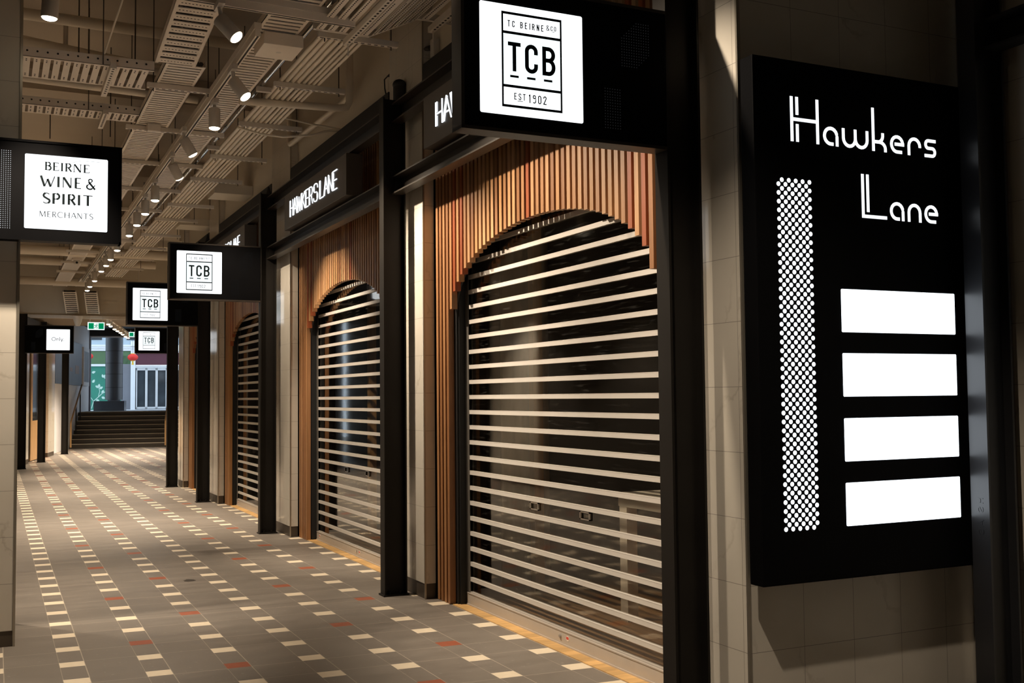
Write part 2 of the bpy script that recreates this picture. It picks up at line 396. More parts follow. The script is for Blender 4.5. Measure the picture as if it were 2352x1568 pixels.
struct('ceiling_beam_far', MB().box(-2.0, 2.99, 20.8, 21.2, 4.72, 5), M['ceil'])
struct('ceiling_beam_entry', MB().box(-2.0, 2.99, 8.0, 8.3, 4.78, 5), M['ceil'])
# near right-hand shopfront row (mostly out of frame)
struct('wall_near_right', MB().box(4.50, 4.62, -3.8, 3.3, 0, 5), M['marble'])

# ---------------------------------------------------------------- steel posts
def h_post(mb, xa, xb, y0, y1, z0, z1, tf=.012):
    mb.box(xa, xa+tf, y0, y1, z0, z1); mb.box(xb-tf, xb, y0, y1, z0, z1)
    ym = (y0+y1)/2; mb.box(xa+tf, xb-tf, ym-.004, ym+.004, z0, z1); return mb
def steel_post(x, y, top, label, w=.18, mt='steel'):
    t = thing('steel_post', (x, y, 0), label, 'post', 'black steel posts along the lane')
    h_post(MB(), x, x+w, y-.05, y+.05, 0.012, top).build('shaft', M[mt], t)
    MB().box(x-.012, x+w+.012, y-.062, y+.062, 0, .012).build('base_plate', M['steel'], t)
    for bx in (x+.05, x+w-.05):
        MB().tube([(bx, y-.035, .012), (bx, y-.035, .034)], .011, 6, smooth=False).build('bolt', M['steel'], t)
    return t
POSTS = [3.99, 7.84, 12.07, 16.18, 19.23]
plab = ['black steel post holding the large lit sign, beside the directory board',
        'black steel post between the first and second arched shutters',
        'black steel post between the second and third arched shutters',
        'black steel post just past the third arched shutter',
        'black steel post last on the right before the stairs']
ptops = [3.81]*5
for y, l in zip(POSTS, plab): steel_post(2.67, y, 3.81, l)
pr = steel_post(4.03, 3.497, 3.6, 'black steel post at far right with letters stamped on its side', mt='gloss_steel')
# stamped letters on that post's lane face
# ---------------------------------------------------------------- stroke lettering
def arc(cx, cy, rx, a0, a1, ry=None, n=10):
    ry = rx if ry is None else ry
    return [(cx+rx*math.cos(math.radians(a0+(a1-a0)*i/n)), cy+ry*math.sin(math.radians(a0+(a1-a0)*i/n))) for i in range(n+1)]
# condensed capitals: height 1, width about .48 ; h = half stroke kept inside the box
def cond(ch, h=.05):
    w = .48; l, r, b, t = h, w-h, h, 1-h; c = w/2; rad = (r-l)/2
    G = {
     'T': [[(0,t),(w,t)], [(c,t),(c,0)]],
     'C': [[(r,.66)]+arc(c,t-rad,rad,0,180)+arc(c,b+rad,rad,180,360)+[(r,.34)]],
     'O': [arc(c,t-rad,rad,0,180)+arc(c,b+rad,rad,180,360)+[(r,t-rad)]],
     'B': [[(l,0),(l,1)], [(l,t),(c,t)]+arc(c,t-.2,r-c,90,-90,.2+ (0))+[(l,t-.4)], [(l,t-.4),(c,t-.4)]+arc(c,(t-.4+b)/2,r-c+.01,90,-90,(t-.4-b)/2)+[(l,b)]],
     'E': [[(l,0),(l,1)], [(l,t),(w-.05,t)], [(l,.52),(w-.1,.52)], [(l,b),(w-.05,b)]],
     'I': [[(l,0),(l,1)]],
     'R': [[(l,0),(l,1)], [(l,t),(c,t)]+arc(c,t-.21,r-c,90,-90,.21)+[(l,t-.42)], [(c,t-.42),(r+.01,0)]],
     'N': [[(l,0),(l,1)], [(l,.98),(r,.02)], [(r,0),(r,1)]],
     'S': [[(r,.72)]+arc(c,t-rad,rad,0,180)+[(l,.68),(l+.06,.58),(r-.06,.42),(r,.32)]+arc(c,b+rad,rad,0,-180)+[(l,.28)]],
     '&': [[(w,.0),(l+.06,.74)]+arc(c-.02,.83,.13,200,-20,.13)+[(c-.02,.62),(l+.02,.36)]+arc(c-.02,.22,c-l-.02,150,330,.19)+[(w,.45)]],
     '1': [[(.05,.80),(.2,t)], [(.2,1),(.2,0)]],
     '9': [arc(c,t-rad,rad,0,360)+[(r,b+rad)]+arc(c,b+rad,rad,0,-150)],
     '0': [arc(c,t-rad,rad,0,180)+arc(c,b+rad,rad,180,360)+[(r,t-rad)]],
     '2': [[(l,.70)]+arc(c,t-rad,rad,180,-30)+[(l,b)], [(0,b),(w,b)]],
     'H': [[(l,0),(l,1)], [(r,0),(r,1)], [(l,.5),(r,.5)]],
     'A': [[(0,0),(c,1)], [(c,1),(w,0)], [(.09,.32),(w-.09,.32)]],
     'W': [[(0,1),(w*.28,0)], [(w*.28,0),(w*.5,.75)], [(w*.5,.75),(w*.72,0)], [(w*.72,0),(w,1)]],
    }
    return G[ch]
ADV = {'I': .1, '1': .3}
def write(mb, text, fn, u0, u1, v0, height, stroke, d0, d1, kx=1.0, gap=.2, space=.35, mi=0):
    """lay condensed capitals between u0 and u1"""
    tot = 0
    for i, ch in enumerate(text):
        tot += (space if ch == ' ' else ADV.get(ch, .48)) + (gap if i < len(text)-1 else 0)
    k = (u1-u0)/tot; h = stroke/2/height; x = 0
    for ch in text:
        if ch != ' ':
            for p in cond(ch, h):
                mb.ribbon([(u0+(x+a)*k, v0+b*height) for a, b in p], stroke, fn, d0, d1, mi)
        x += (space if ch == ' ' else ADV.get(ch, .48)) + gap
    return mb
def wall_fn_y(y):            # a face looking towards -y : u = x, v = z, depth towards the viewer
    return lambda u, v, d: (u, y-d, v)
def rrect(u0, u1, v0, v1, r, n=5):
    return (arc(u1-r, v1-r, r, 0, 90, n=n)+arc(u0+r, v1-r, r, 90, 180, n=n)+arc(u0+r, v0+r, r, 180, 270, n=n)+arc(u1-r, v0+r, r, 270, 360, n=n))

# stamped letters 'HS AS' running down the flange of the near right post
def stamped():
    mb = MB(); y = 3.50
    fn = lambda u, v, d: (4.03-d, y-.005+(v-.5*.03), 1.02-u)
    def put(ch, u): 
        for p in cond(ch, .06): mb.ribbon([(u+a*.055, b*.03) for a, b in p], .004, fn, 0, .0015)
    for ch, u in (('H', 0), ('S', .04), ('A', .10), ('S', .14)): put(ch, u)
    mb.build('stamped_lettering', M['gloss_steel'], pr)
stamped()

# ---------------------------------------------------------------- tiled piers
def pier(x0, x1, y0, y1, top, mt, label, trim_at=None, parts_base=True):
    t = thing('tiled_pier', (x0, y0, 0), label, 'pier', 'marble tiled piers between shopfronts')
    MB().box(x0+.004, x1, y0+.004, y1, .112, top).build('tile_cladding', mt, t)
    MB().box(x0+.008, x1, y0+.008, y1-.002, 0, .112).build('skirting', M['base'], t)
    MB().box(x0, x0+.012, y0, y0+.012, 0, top).build('corner_trim', M['trim'], t)
    return t
pr1 = pier(2.90, 4.245, 3.73, 4.26, 4.998, M['marble'], 'wide marble tiled corner pier carrying the directory board')
MB().box(4.236, 4.246, 3.722, 3.732, 0, 4.998).build('corner_trim', M['trim'], pr1)
pier(2.90, 2.988, 7.55, 8.31, 4.998, M['marble_lane'], 'marble tiled pier behind the post between first and second shutters')
pier(2.90, 2.988, 11.60, 12.48, 4.998, M['marble_lane'], 'marble tiled pier behind the post between second and third shutters')
pier(2.90, 2.988, 15.78, 16.55, 4.998, M['marble_lane'], 'marble tiled pier just past the third arched shutter')
pier(2.90, 2.988, 18.95, 19.5, 4.998, M['marble_lane'], 'marble tiled pier last on the right before the stairs')
pier(-1.995, -1.85, 15.8, 17.6, 4.998, M['marble_lane'], 'marble tiled pier added unseen at left to mirror bright in the nearest shutter')  # added out of view so the shutter mirrors a bright band
pc = thing('tiled_column', (-.9, 7.33, 0), 'cream marble tiled column at the left edge behind the wine sign', 'column')
MB().box(-.9, .127, 7.334, 8.1, .095, 5).build('tile_cladding', M['marble_col'], pc)
MB().box(-.9, .123, 7.338, 8.096, 0, .095).build('skirting', M['base'], pc)
MB().box(.119, .133, 7.328, 7.345, 0, 5).build('corner_trim', M['trim'], pc)
# neighbouring near right shopfront pier seen at the picture's right edge
pn = pier(4.26, 4.4, 2.2, 3.715, 4.998, M['marble'], 'dim marble tiled pier behind the stamped post at the right edge')
b = thing('steel_beam', (4.14, 2.0, 3.07), 'black steel beam at the upper right edge beside the stamped post', 'beam')
mb = MB(); mb.box(4.08, 4.18, -1.5, 3.44, 3.20, 3.212); mb.box(4.08, 4.18, -1.5, 3.44, 3.07, 3.082); mb.box(4.165, 4.18, -1.5, 3.44, 3.082, 3.20)
mb.build('channel', M['steel'], b)

# ---------------------------------------------------------------- arched shopfront bays
PALE = (.46,.25,.115,1); TAN = (.35,.17,.07,1); MID = (.28,.125,.048,1); RED = (.29,.07,.02,1); DEEP = (.28,.13,.05,1)
BPITCH = .066
def batten_mesh(y0, y1, z0, z1): return MB().box(2.99, 3.034, y0, y1, z0, z1)
def bay(c, half, ahalf, place, idx, shutter_label):
    arch_z = lambda d: 2.095+.52*math.sqrt(max(0, 1-(d/ahalf)**2)) if abs(d) < ahalf else 0.0
    t = thing('timber_arch_screen', (2.99, c, 0), 'screen of upright timber battens with arched opening around the %s roller shutter' % place, 'timber screen', 'arched timber batten screens')
    n = int(round(2*half/BPITCH)); rnd = random.Random(40+idx)
    reds = {5, 7} | ({n-6, n-8, n//2-1} if idx == 0 else {n-7, n//2+4})
    for i in range(n):
        yc = c+half-(i+.5)*2*half/n; d = yc-c
        z0 = arch_z(d) if abs(d) < ahalf else 0.003
        colr = RED if i in reds else rnd.choice([PALE, PALE, TAN, TAN, MID, (.42,.215,.085,1)])
        if i < 4 and i not in reds: colr = rnd.choice([TAN, MID])
        batten_mesh(yc-.0195, yc+.0195, z0, 3.74).build('batten', M['batten'], t, color=colr)
    # black backing sheet with the same arch
    outer = [(c-half, .003), (c-half, 3.74), (c+half, 3.74), (c+half, .003)]
    k = 28; a = [(c+ahalf, .003)]+[(c+ahalf*math.cos(PI*i/k), 2.13+.52*math.sin(PI*i/k)) for i in range(k+1)]+[(c-ahalf, .003)]
    mb = MB(); fn = lambda u, v, dd: (dd, u, v)
    for i in range(k):    # arch in strips up to the top
        (u0, v0), (u1, v1) = a[1+i], a[2+i]
        mb.prism([(u1,v1),(u0,v0),(u0,3.74),(u1,3.74)], fn, 3.036, 3.05)
    mb.prism([(c+ahalf,.003),(c+half,.003),(c+half,3.74),(c+ahalf,3.74)], fn, 3.036, 3.05)
    mb.prism([(c-half,.003),(c-ahalf,.003),(c-ahalf,3.74),(c-half,3.74)], fn, 3.036, 3.05)
    mb.build('backing_sheet', M['black'], t)
    for s in (1, -1):
        ya, yb = sorted((c+s*(ahalf-.015), c+s*(half-.02)))
        MB().box(3.05, 3.135, ya, yb, .003, 3.0).build('jamb_lining', M['black'], t)
    # shutter
    sw = ahalf-.02
    s_ = thing('roller_shutter', (3.09, c, 0), shutter_label, 'roller shutter', 'clear slatted roller shutters')
    for sg in (1, -1):
        ya, yb = sorted((c+sg*(sw-.055), c+sg*(sw+.005)))
        MB().box(3.098, 3.102, ya, yb, .0, 2.9).box(3.128, 3.132, ya, yb, 0, 2.9).build('guide_rail', M['alu_dark'], s_)
    bb = MB(); bb.box(3.094, 3.128, c-sw+.01, c+sw-.01, .012, .088); bb.box(3.088, 3.13, c-sw+.01, c+sw-.01, .004, .014); bb.box(3.091, 3.13, c-sw+.01, c+sw-.01, .086, .093); bb.box(3.099, 3.122, c-sw+.01, c+sw-.01, .093, .102)
    bar = bb.build('bottom_bar', M['alu_bar'], s_)
    ly = c-.11
    MB().tube([(3.096, ly, .055), (3.086, ly, .055)], .011, 14).build('lock', M['chrome'], bar)
    st = MB(); st.prism([(ly-.09+.021*math.cos(2*PI*i/20), .055+.016*math.sin(2*PI*i/20)) for i in range(20)], lambda u, v, d: (3.094-d, u, v), 0, .001)
    st.prism(rrect(ly-.105, ly-.075, .050, .065, .003), lambda u, v, d: (3.0928-d, u, v), 0, .0006, 1)
    st.build('sticker', [M['stickwhite'], M['stickred']], bar)
    if idx:
        st = MB(); st.prism([(c+sw-.13+.02*math.cos(2*PI*i/20), .055+.02*math.sin(2*PI*i/20)) for i in range(20)], lambda u, v, d: (3.094-d, u, v), 0, .001)
        st.prism(rrect(c+sw-.146, c+sw-.114, .05, .06, .002), lambda u, v, d: (3.0928-d, u, v), 0, .0006, 1)
        st.build('sticker', [M['stickwhite'], M['stickred']], bar)
    for k in range(24):
        z = .190+.1088*k
        sb = MB(); sb.box(3.100, 3.122, c-sw+.03, c+sw-.03, z-.0145, z+.011); sb.box(3.0993, 3.122, c-sw+.03, c+sw-.03, z+.011, z+.0145)
        sb.build('curtain_bar', M['alu'], s_)
    MB().box(3.1115, 3.1125, c-sw+.03, c+sw-.03, .1, 2.78).build('clear_curtain', M['clear'], s_)
    for yy in (c+.24, c-.41):
        hz = .80; q = MB(); w, h = .060, .024
        for a0, a1, b0, b1 in ((-w,w,h-.007,h),(-w,w,-h,-h+.007),(-w,-w+.012,-h,h),(w-.012,w,-h,h)): q.box(3.102, 3.111, yy+a0, yy+a1, hz+b0, hz+b1)
        q.build('flush_handle', M['chrome'], s_)
    return t
BAYS = [(5.90, 1.63, 1.335, 'nearest', 'large clear slatted roller shutter, nearest, under the biggest timber arch'),
        (9.95, 1.62, 1.31, 'second', 'clear slatted roller shutter in the second bay, between two black posts'),
        (14.12, 1.62, 1.31, 'third', 'narrow-looking clear slatted roller shutter in the third bay'),
        (17.75, 1.18, .87, 'fourth', 'far clear slatted roller shutter mostly hidden behind the last post')]
for i, q in enumerate(BAYS): bay(q[0], q[1], q[2], q[3], i, q[4])
for i, (c, half, ah, place, _) in enumerate(BAYS):
    o = MB().box(3.0, 3.118, c-ah-.02, c+ah+.02, 0, .005).build('timber_threshold', M['threshold'])
    tag(o, 'honey timber threshold strip on the floor under the %s roller shutter' % place, 'threshold', 'timber thresholds at the shutters')

# beams, fascia signs
def channel_beam(y0, y1, z0, z1, label, xa=2.75, xb=2.84):
    t = thing('steel_beam', (xa, (y0+y1)/2, z0), label, 'beam', 'black channel beams between the posts')
    mb = MB(); mb.box(xa, xb, y0, y1, z1-.011, z1); mb.box(xa, xb, y0, y1, z0, z0+.011); mb.box(xb-.01, xb, y0, y1, z0+.011, z1-.011)
    mb.build('channel', M['steel_brown'], t)
    for y in (y0+.012, y1-.012):
        MB().box(xa+.02, xb-.012, y-.01, y+.01, z0+.012, z1-.012).build('end_plate', M['steel'], t)
nm = ['nearest', 'second', 'third', 'fourth']
for i in range(4):
    y0, y1 = POSTS[i]+.012, POSTS[i+1]-.012
    channel_beam(y0, y1, 3.066, 3.205, 'lower black channel beam spanning above the %s timber arch' % nm[i])
    channel_beam(y0, y1, 3.625, 3.775, 'upper black channel beam along the top of the %s shopfront' % nm[i])
    c, half = BAYS[i][0], BAYS[i][1]
    o = MB().box(2.90, 2.985, c-half, c+half, 3.80, 4.02).build('fascia_capping', M['black'])
    tag(o, 'black capping board along the wall above the %s shopfront beam' % nm[i], 'capping', 'black capping boards above the beams')

HLG = {'H': (.13, 1), 'A': (.12, 2), 'W': (.165, 3), 'K': (.10, 4), 'E': (.10, 5), 'R': (.10, 6), 'S': (.115, 7), 'L': (.125, 8), 'N': (.13, 9)}
def hl_lettering():
    """HAWKERS LANE in thin doubled strokes; u to the right, v up; returns list of strokes"""
    S = []; g = .022; h = .166
    def ln(*p): S.append(list(p))
    # H
    u = -.845; ln((u,0),(u,h)); ln((u+g,0),(u+g,.42*h)); ln((u+g,.58*h),(u+g,h)); ln((u,.5*h),(u+.115,.5*h)); ln((u+.115,0),(u+.115,h))
    # A
    u = -.715; ln((u,0),(u+.062,h)); ln((u+g,0),(u+.062+g*.55,h*.97)); ln((u+.062,h),(u+.145,0)); ln((u+.05,.34*h),(u+.118,.34*h))
    # W
    u = -.585; ln((u,h),(u+.05,0)); ln((u+g,h),(u+.05+g,0)); ln((u+.06,0),(u+.10,.9*h)); ln((u+.10,.9*h),(u+.135,0)); ln((u+.135,0),(u+.19,h))
    # K
    u = -.385; ln((u,0),(u,h)); ln((u+g,0),(u+g,h)); ln((u+g,.45*h),(u+.115,h)); ln((u+.045,.55*h),(u+.125,0))
    # E
    u = -.240; ln((u,0),(u,h)); ln((u+g,.08*h),(u+g,.42*h)); ln((u+g,.58*h),(u+g,.92*h)); ln((u,h),(u+.105,h)); ln((u,.5*h),(u+.095,.5*h)); ln((u,0),(u+.105,0))
    # R
    u = -.105; ln((u,0),(u,h)); ln((u+g,0),(u+g,.42*h)); ln((u+g,.58*h),(u+g,.92*h)); S.append([(u,h),(u+.075,h)]+arc(u+.075,.76*h,.04,90,-90,.24*h)+[(u,.5*h)]); ln((u+.08,.5*h),(u+.125,0))
    # S
    u = .055; S.append([(u+.14,.72*h)]+arc(u+.085,.76*h,.055,0,90,.24*h)+arc(u+.055,.76*h,.055,90,270,.24*h)+arc(u+.085,.26*h,.06,90,-90,.26*h)+arc(u+.06,.24*h,.06,270,180,.24*h)); ln((u+.122,.12*h),(u+.122,.42*h)); ln((u+.022,.6*h),(u+.022,.88*h))
    # L
    u = .265; ln((u,0),(u,h)); ln((u+g,.1*h),(u+g,h)); ln((u,0),(u+.125,0))
    # A
    u = .405; ln((u,0),(u+.062,h)); ln((u+g,0),(u+.062+g*.55,h*.97)); ln((u+.062,h),(u+.145,0)); ln((u+.05,.34*h),(u+.118,.34*h))
    # N
    u = .555; ln((u,0),(u,h)); ln((u+g,0),(u+g,h*.96)); ln((u,h),(u+.125,0)); ln((u+.125,0),(u+.125,h))
    # E
    u = .70; ln((u,0),(u,h)); ln((u+g,.08*h),(u+g,.42*h)); ln((u+g,.58*h),(u+g,.92*h)); ln((u,h),(u+.13,h)); ln((u,.5*h),(u+.12,.5*h)); ln((u,0),(u+.13,0))
    return S
def fascia_sign(c, label, half=1.09):
    t = thing('fascia_sign', (2.70, c, 3.24), label, 'shop sign', 'long charcoal fascia signs with white lit letters')
    MB().box(2.70, 2.848, c-half, c+half, 3.24, 3.605).build('casing', M['signgrey'], t, bevel=.004)
    mb = MB()
    for yy in (c-half+.1, c+half-.1): mb.box(2.76, 2.80, yy-.02, yy+.02, 3.605, 3.626)
    mb.build('hanging_bracket', M['steel'], t)
    mb = MB(); fn = lambda u, v, d: (2.70-d, c-u, 3.345+v)
    for p in hl_lettering(): mb.ribbon(p, .0082, fn, 0, .008)
    mb.build('lettering', M['neon'], t)
    return t
fs = fascia_sign(5.92, 'charcoal fascia sign with lit HAWKERS LANE letters, nearest, half hidden by a blade sign')
for c, l in ((9.95, 'charcoal fascia sign with lit HAWKERS LANE letters fully readable over the second arch'),
             (14.12, 'charcoal fascia sign with lit LANE ending just visible over the third arch')):
    o = copy_tree(fs); o.location.y = c; o['label'] = l

# ---------------------------------------------------------------- blade signs
def tcb_lettering(x0, fn, z0):
    """all marks on the white panel; panel lower-left corner at (x0, z0)"""
    mb = MB(); d0, d1 = 0, .0012
    X = lambda a: x0+(a-1.760); Z = lambda a: z0+(a-2.655)
    fr = .0105
    def rect(a, b_, c, d): mb.prism([(X(a),Z(c)),(X(b_),Z(c)),(X(b_),Z(d)),(X(a),Z(d))], fn, d0, d1)
    L, R_, B, Tt = 1.858, 2.139, 2.688, 3.087
    rect(L, R_, Tt-fr, Tt); rect(L, R_, B, B+fr); rect(L, L+fr*.75, B, Tt); rect(R_-fr*.75, R_, B, Tt)
    rect(L, R_, 2.995, 3.006); rect(L, R_, 2.771, 2.782)
    h = .122; zb = 2.840
    def glyph(ch, xa, w, st, zb, h):
        for p in cond(ch, st/2/h): mb.ribbon([(X(xa+a/.48*w), Z(zb+b_*h)) for a, b_ in p], st, fn, d0, d1)
    glyph('T', 1.887, .058, .016, zb, h); glyph('C', 1.965, .060, .017, zb, h); glyph('B', 2.046, .061, .017, zb, h)
    for a in (1.896, 1.974, 2.053): rect(a, a+.039, 2.814, 2.823)
    write(mb, 'TC BEIRNE', fn, X(1.886), X(2.054), Z(3.025), .027, .0036, d0, d1, gap=.42, space=.25)
    write(mb, '&', fn, X(2.066), X(2.080), Z(3.033), .022, .0026, d0, d1)
    write(mb, 'CO', fn, X(2.087), X(2.113), Z(3.034), .020, .0026, d0, d1, gap=.3)
    rect(2.095, 2.105, 3.029, 3.031)
    write(mb, 'EST', fn, X(1.914), X(1.966), Z(2.722), .028, .0034, d0, d1, gap=.3)
    rect(1.929, 1.953, 2.716, 2.7185)
    write(mb, '1902', fn, X(1.980), X(2.064), Z(2.715), .036, .0042, d0, d1, gap=.3)
    return mb
def blade_sign(xl, y, zb, label, content, panel_left=True, rz=0.0, perf='dim', group='black blade signs with a lit white square'):
    """1 m wide box, front face towards -y at y-.05"""
    t = thing('blade_sign', (xl, y, zb), label, 'sign', group)
    w, h = .985, .615
    MB().box(xl, xl+w, y-.045, y+.045, zb, zb+h).build('casing', M['signblack'], t, bevel=.003)
    mb = MB()
    for (a, b_, c, d) in ((xl-.004, xl+w, zb-.004, zb+.010), (xl-.004, xl+w, zb+h-.010, zb+h+.004)): mb.box(a, b_, y-.049, y+.049, c, d)
    e = xl-.004 if panel_left else xl+w-.010
    mb.box(e, e+.014, y-.049, y+.049, zb-.004, zb+h+.004)
    mb.build('edge_frame', M['steel_brown'] if perf == 'dim' else M['signblack'], t)
    px = xl+.080 if panel_left else xl+w-.080-.480
    yf = y-.045
    for sgn in (1, -1):
        fn = (lambda u, v, d: (u, yf-d, v)) if sgn == 1 else (lambda u, v, d: (u, y+.045+d, v))
        MB().prism(rrect(px, px+.480, zb+.070, zb+.532, .008), fn, -.002, .0015).build('lit_panel', M['panel'], t)
    content(t, px, zb+.070, lambda u, v, d: (u, yf-.0018-d, v))
    # perforated vent
    mb = MB(); nx, nz = 19, 40
    gx = xl+w-.315 if panel_left else xl+.12
    for i in range(nx):
        for j in range(nz):
            if perf == 'dim' and not ((j > 22 and i > 6 and abs(i-j+18) < 9) or (j < 15 and i < 7)): continue
            mb.disc((gx+.0125*i, yf-.0008, zb+.065+.0122*j), (0,-1,0), .0026, 6)
    mb.build('perforated_vent', M['vent'] if perf == 'lit' else M['ventdim'], t)
    return t
def tcb(t, px, pz, fn):
    fr = .008
    MB().prism(rrect(px+.098+fr, px+.379-fr, pz+.128, pz+.340, .004), fn, -.0002, .0002).build('inner_panel', M['panel_in'], t)
    tcb_lettering(px, lambda u, v, d: fn(u, v, d+.0003), pz-.0).build('lettering', M['ink'], t)
s1 = blade_sign(1.684, 3.985, 2.585, 'large black blade sign with lit TCB square, nearest, on the first post', tcb)
for (x, y, z, l) in ((1.684, 12.07, 2.583, 'black blade sign with lit TCB square on the third post, above the second arch edge'),
                     (1.684, 16.18, 2.565, 'black blade sign with lit TCB square on the fourth post, lower left of another'),
                     (3.03, 27.2, 2.615, 'farthest small blade sign with lit TCB square, before the stairs')):
    o = copy_tree(s1); o.location = (x, y, z); o['label'] = l

# Beirne wine sign : contrast letters
def contrast_strokes(text, thick, thin, serif=0.0):
    """returns (list of (width, pts)), advance ; unit height"""
    out = []; x = 0
    def a(w, *p): out.append((w, [(x+q[0], q[1]) for q in p]))
    def sf(px, pz):
        if serif: out.append((thin*.9, [(x+px-serif, pz), (x+px+serif, pz)]))
    for ch in text:
        if ch == 'B':
            a(thick,(.1,0),(.1,1)); a(thin,(.1,.98),(.28,.98)); out.append((thick*.8, [(x+p,q) for p,q in arc(.27,.76,.17,85,-85,.22)])); a(thin,(.1,.54),(.3,.54)); out.append((thick*.9, [(x+p,q) for p,q in arc(.29,.28,.21,85,-85,.26)])); a(thin,(.1,.02),(.3,.02)); sf(.1,.015); sf(.1,.985); x += .66
        elif ch == 'E':
            a(thick,(.1,0),(.1,1)); a(thin,(.1,.98),(.46,.98)); a(thin,(.1,.52),(.38,.52)); a(thin,(.1,.02),(.48,.02))
            if serif: a(thin,(.46,.98),(.46,.86)); a(thin,(.48,.02),(.5,.16)); sf(.1,.015); sf(.1,.985)
            x += .66
        elif ch == 'I': a(thick,(.1,0),(.1,1)); sf(.1,.015); sf(.1,.985); x += .36
        elif ch == 'R':
            a(thick,(.1,0),(.1,1)); a(thin,(.1,.98),(.28,.98)); out.append((thick*.8, [(x+p,q) for p,q in arc(.28,.74,.18,85,-85,.24)])); a(thin,(.1,.5),(.3,.5)); a(thick*.9,(.26,.5),(.52,0)); sf(.1,.015); sf(.1,.985); x += .68
        elif ch == 'N':
            a(thin,(.08,0),(.08,1)); a(thick,(.10,.98),(.60,.02)); a(thin,(.62,0),(.62,1)); sf(.08,.015); sf(.62,.985); x += .86
        elif ch == 'W':
            a(thick,(.04,1),(.30,.0)); a(thin,(.30,.0),(.52,.72)); a(thick,(.50,.72),(.72,.0)); a(thin,(.72,0),(1.0,1)); x += 1.16
        elif ch == '&':
            a(thick,(.70,0),(.20,.72)); out.append((thin*1.3, [(x+p,q) for p,q in arc(.34,.83,.14,215,-40,.15)])); a(thin,(.44,.74),(.16,.42)); out.append((thick*.8, [(x+p,q) for p,q in arc(.30,.24,.24,130,320,.23)])); a(thin,(.48,.09),(.70,.42)); x += .85
        elif ch == 'S':
            out.append((thin, [(x+p,q) for p,q in arc(.28,.76,.2,30,110,.22)])); out.append((thick*.85, [(x+p,q) for p,q in arc(.28,.76,.2,110,225,.22)]+[(x+.40,.40)]+[(x+p,q) for p,q in arc(.26,.25,.22,40,-60,.23)])); out.append((thin, [(x+p,q) for p,q in arc(.26,.25,.22,-60,-150,.23)])); x += .64
        elif ch == 'P':
            a(thick,(.1,0),(.1,1)); a(thin,(.1,.98),(.28,.98)); out.append((thick*.85, [(x+p,q) for p,q in arc(.28,.72,.2,85,-85,.26)])); a(thin,(.1,.46),(.3,.46)); x += .66
        elif ch == 'T': a(thin,(.02,.97),(.66,.97)); a(thick,(.34,.97),(.34,0)); x += .78
        elif ch == 'M':
            a(thin,(.06,0),(.12,1)); a(thick,(.12,1),(.42,.05)); a(thin,(.42,.05),(.74,1)); a(thick,(.74,1),(.80,0)); x += 1.02
        elif ch == 'C':
            out.append((thick*.8, [(x+p,q) for p,q in arc(.44,.5,.38,105,255,.48)])); out.append((thin, [(x+p,q) for p,q in arc(.44,.5,.38,105,40,.48)])); out.append((thin, [(x+p,q) for p,q in arc(.44,.5,.38,255,320,.48)])); x += .92
        elif ch == 'H': a(thick,(.1,0),(.1,1)); a(thin,(.1,.52),(.66,.52)); a(thick,(.66,0),(.66,1)); x += .90
        elif ch == 'A': a(thin,(.02,0),(.34,1)); a(thick,(.34,1),(.68,0)); a(thin,(.14,.34),(.54,.34)); x += .80
        elif ch == ' ': x += .30
    return out, x-.16
def bws(t, px, pz, fn0):
    fn = lambda u, v, d: fn0(u, v, d+.0003)
    mb = MB()
    def line(text, u0, u1, v0, h, thick, thin, serif=0):
        st, adv = contrast_strokes(text, thick, max(thin, .075), serif); k = (u1-u0)/adv
        for w, p in st: mb.ribbon([(px+u0+a*k, pz+v0+b_*h) for a, b_ in p], w*h, fn, 0, .001)
    line('BEIRNE', .113, .371, .369, .050, .20, .07, .095)
    line('WINE', .088, .325, .266, .066, .20, .08); line('&', .352, .404, .266, .066, .17, .08)
    line('SPIRIT', .101, .388, .160, .066, .21, .08)
    line('MERCHANTS', .084, .394, .076, .035, .13, .06)
    mb.build('lettering', M['ink'], t)
    r = MB()
    for (a, b_, z) in ((.052,.150,.441), (.333,.432,.443), (.045,.428,.038)): r.ribbon([(px+a, pz+z), (px+b_, pz+z)], .0016, fn, 0, .001)
    r.ribbon([(px+.165+.155*i/14, pz+.444-.018*math.sin(PI*i/14)) for i in range(15)], .002, fn, 0, .001)
    r.ribbon([(px+.195+.095*i/10, pz+.434-.014*math.sin(PI*i/10)) for i in range(11)], .0015, fn, 0, .001)
    for cx in (.226, .262): r.ribbon([(px+p, pz+q) for p, q in arc(cx, .448, .011, 60, -240)], .0016, fn, 0, .001)
    r.build('scroll_ornament', M['inkblue'], t)
blade_sign(-.275, 7.245, 2.489, 'black blade sign with lit square reading BEIRNE WINE & SPIRIT MERCHANTS', bws, panel_left=False, perf='lit')
def only(t, px, pz, fn0):
    fn = lambda u, v, d: fn0(u, v, d+.0003); mb = MB(); w = .011
    u, z = px+.105, pz+.205
    mb.ribbon(arc(u+.042, z+.042, .038, 0, 360, n=20), w, fn, 0, .001)
    mb.ribbon([(u+.104, z), (u+.104, z+.055)], w, fn, 0, .001); mb.ribbon([(u+.104, z+.030)]+arc(u+.126, z+.033, .020, 180, 0)+[(u+.146, z)], w*.9, fn, 0, .001)
    mb.ribbon([(u+.170, z), (u+.170, z+.088)], w, fn, 0, .001)
    mb.ribbon([(u+.188, z+.055), (u+.208, z+.003)], w, fn, 0, .001); mb.ribbon([(u+.232, z+.055), (u+.198, z-.028)], w, fn, 0, .001)
    mb.prism([(u+.246,z),(u+.259,z),(u+.259,z+.013),(u+.246,z+.013)], fn, 0, .001)
    mb.build('lettering', M['ink'], t)
blade_sign(.60, 25.97, 2.548, 'small far blade sign with lit square reading Only., on a left post', only, panel_left=False, perf='dim')
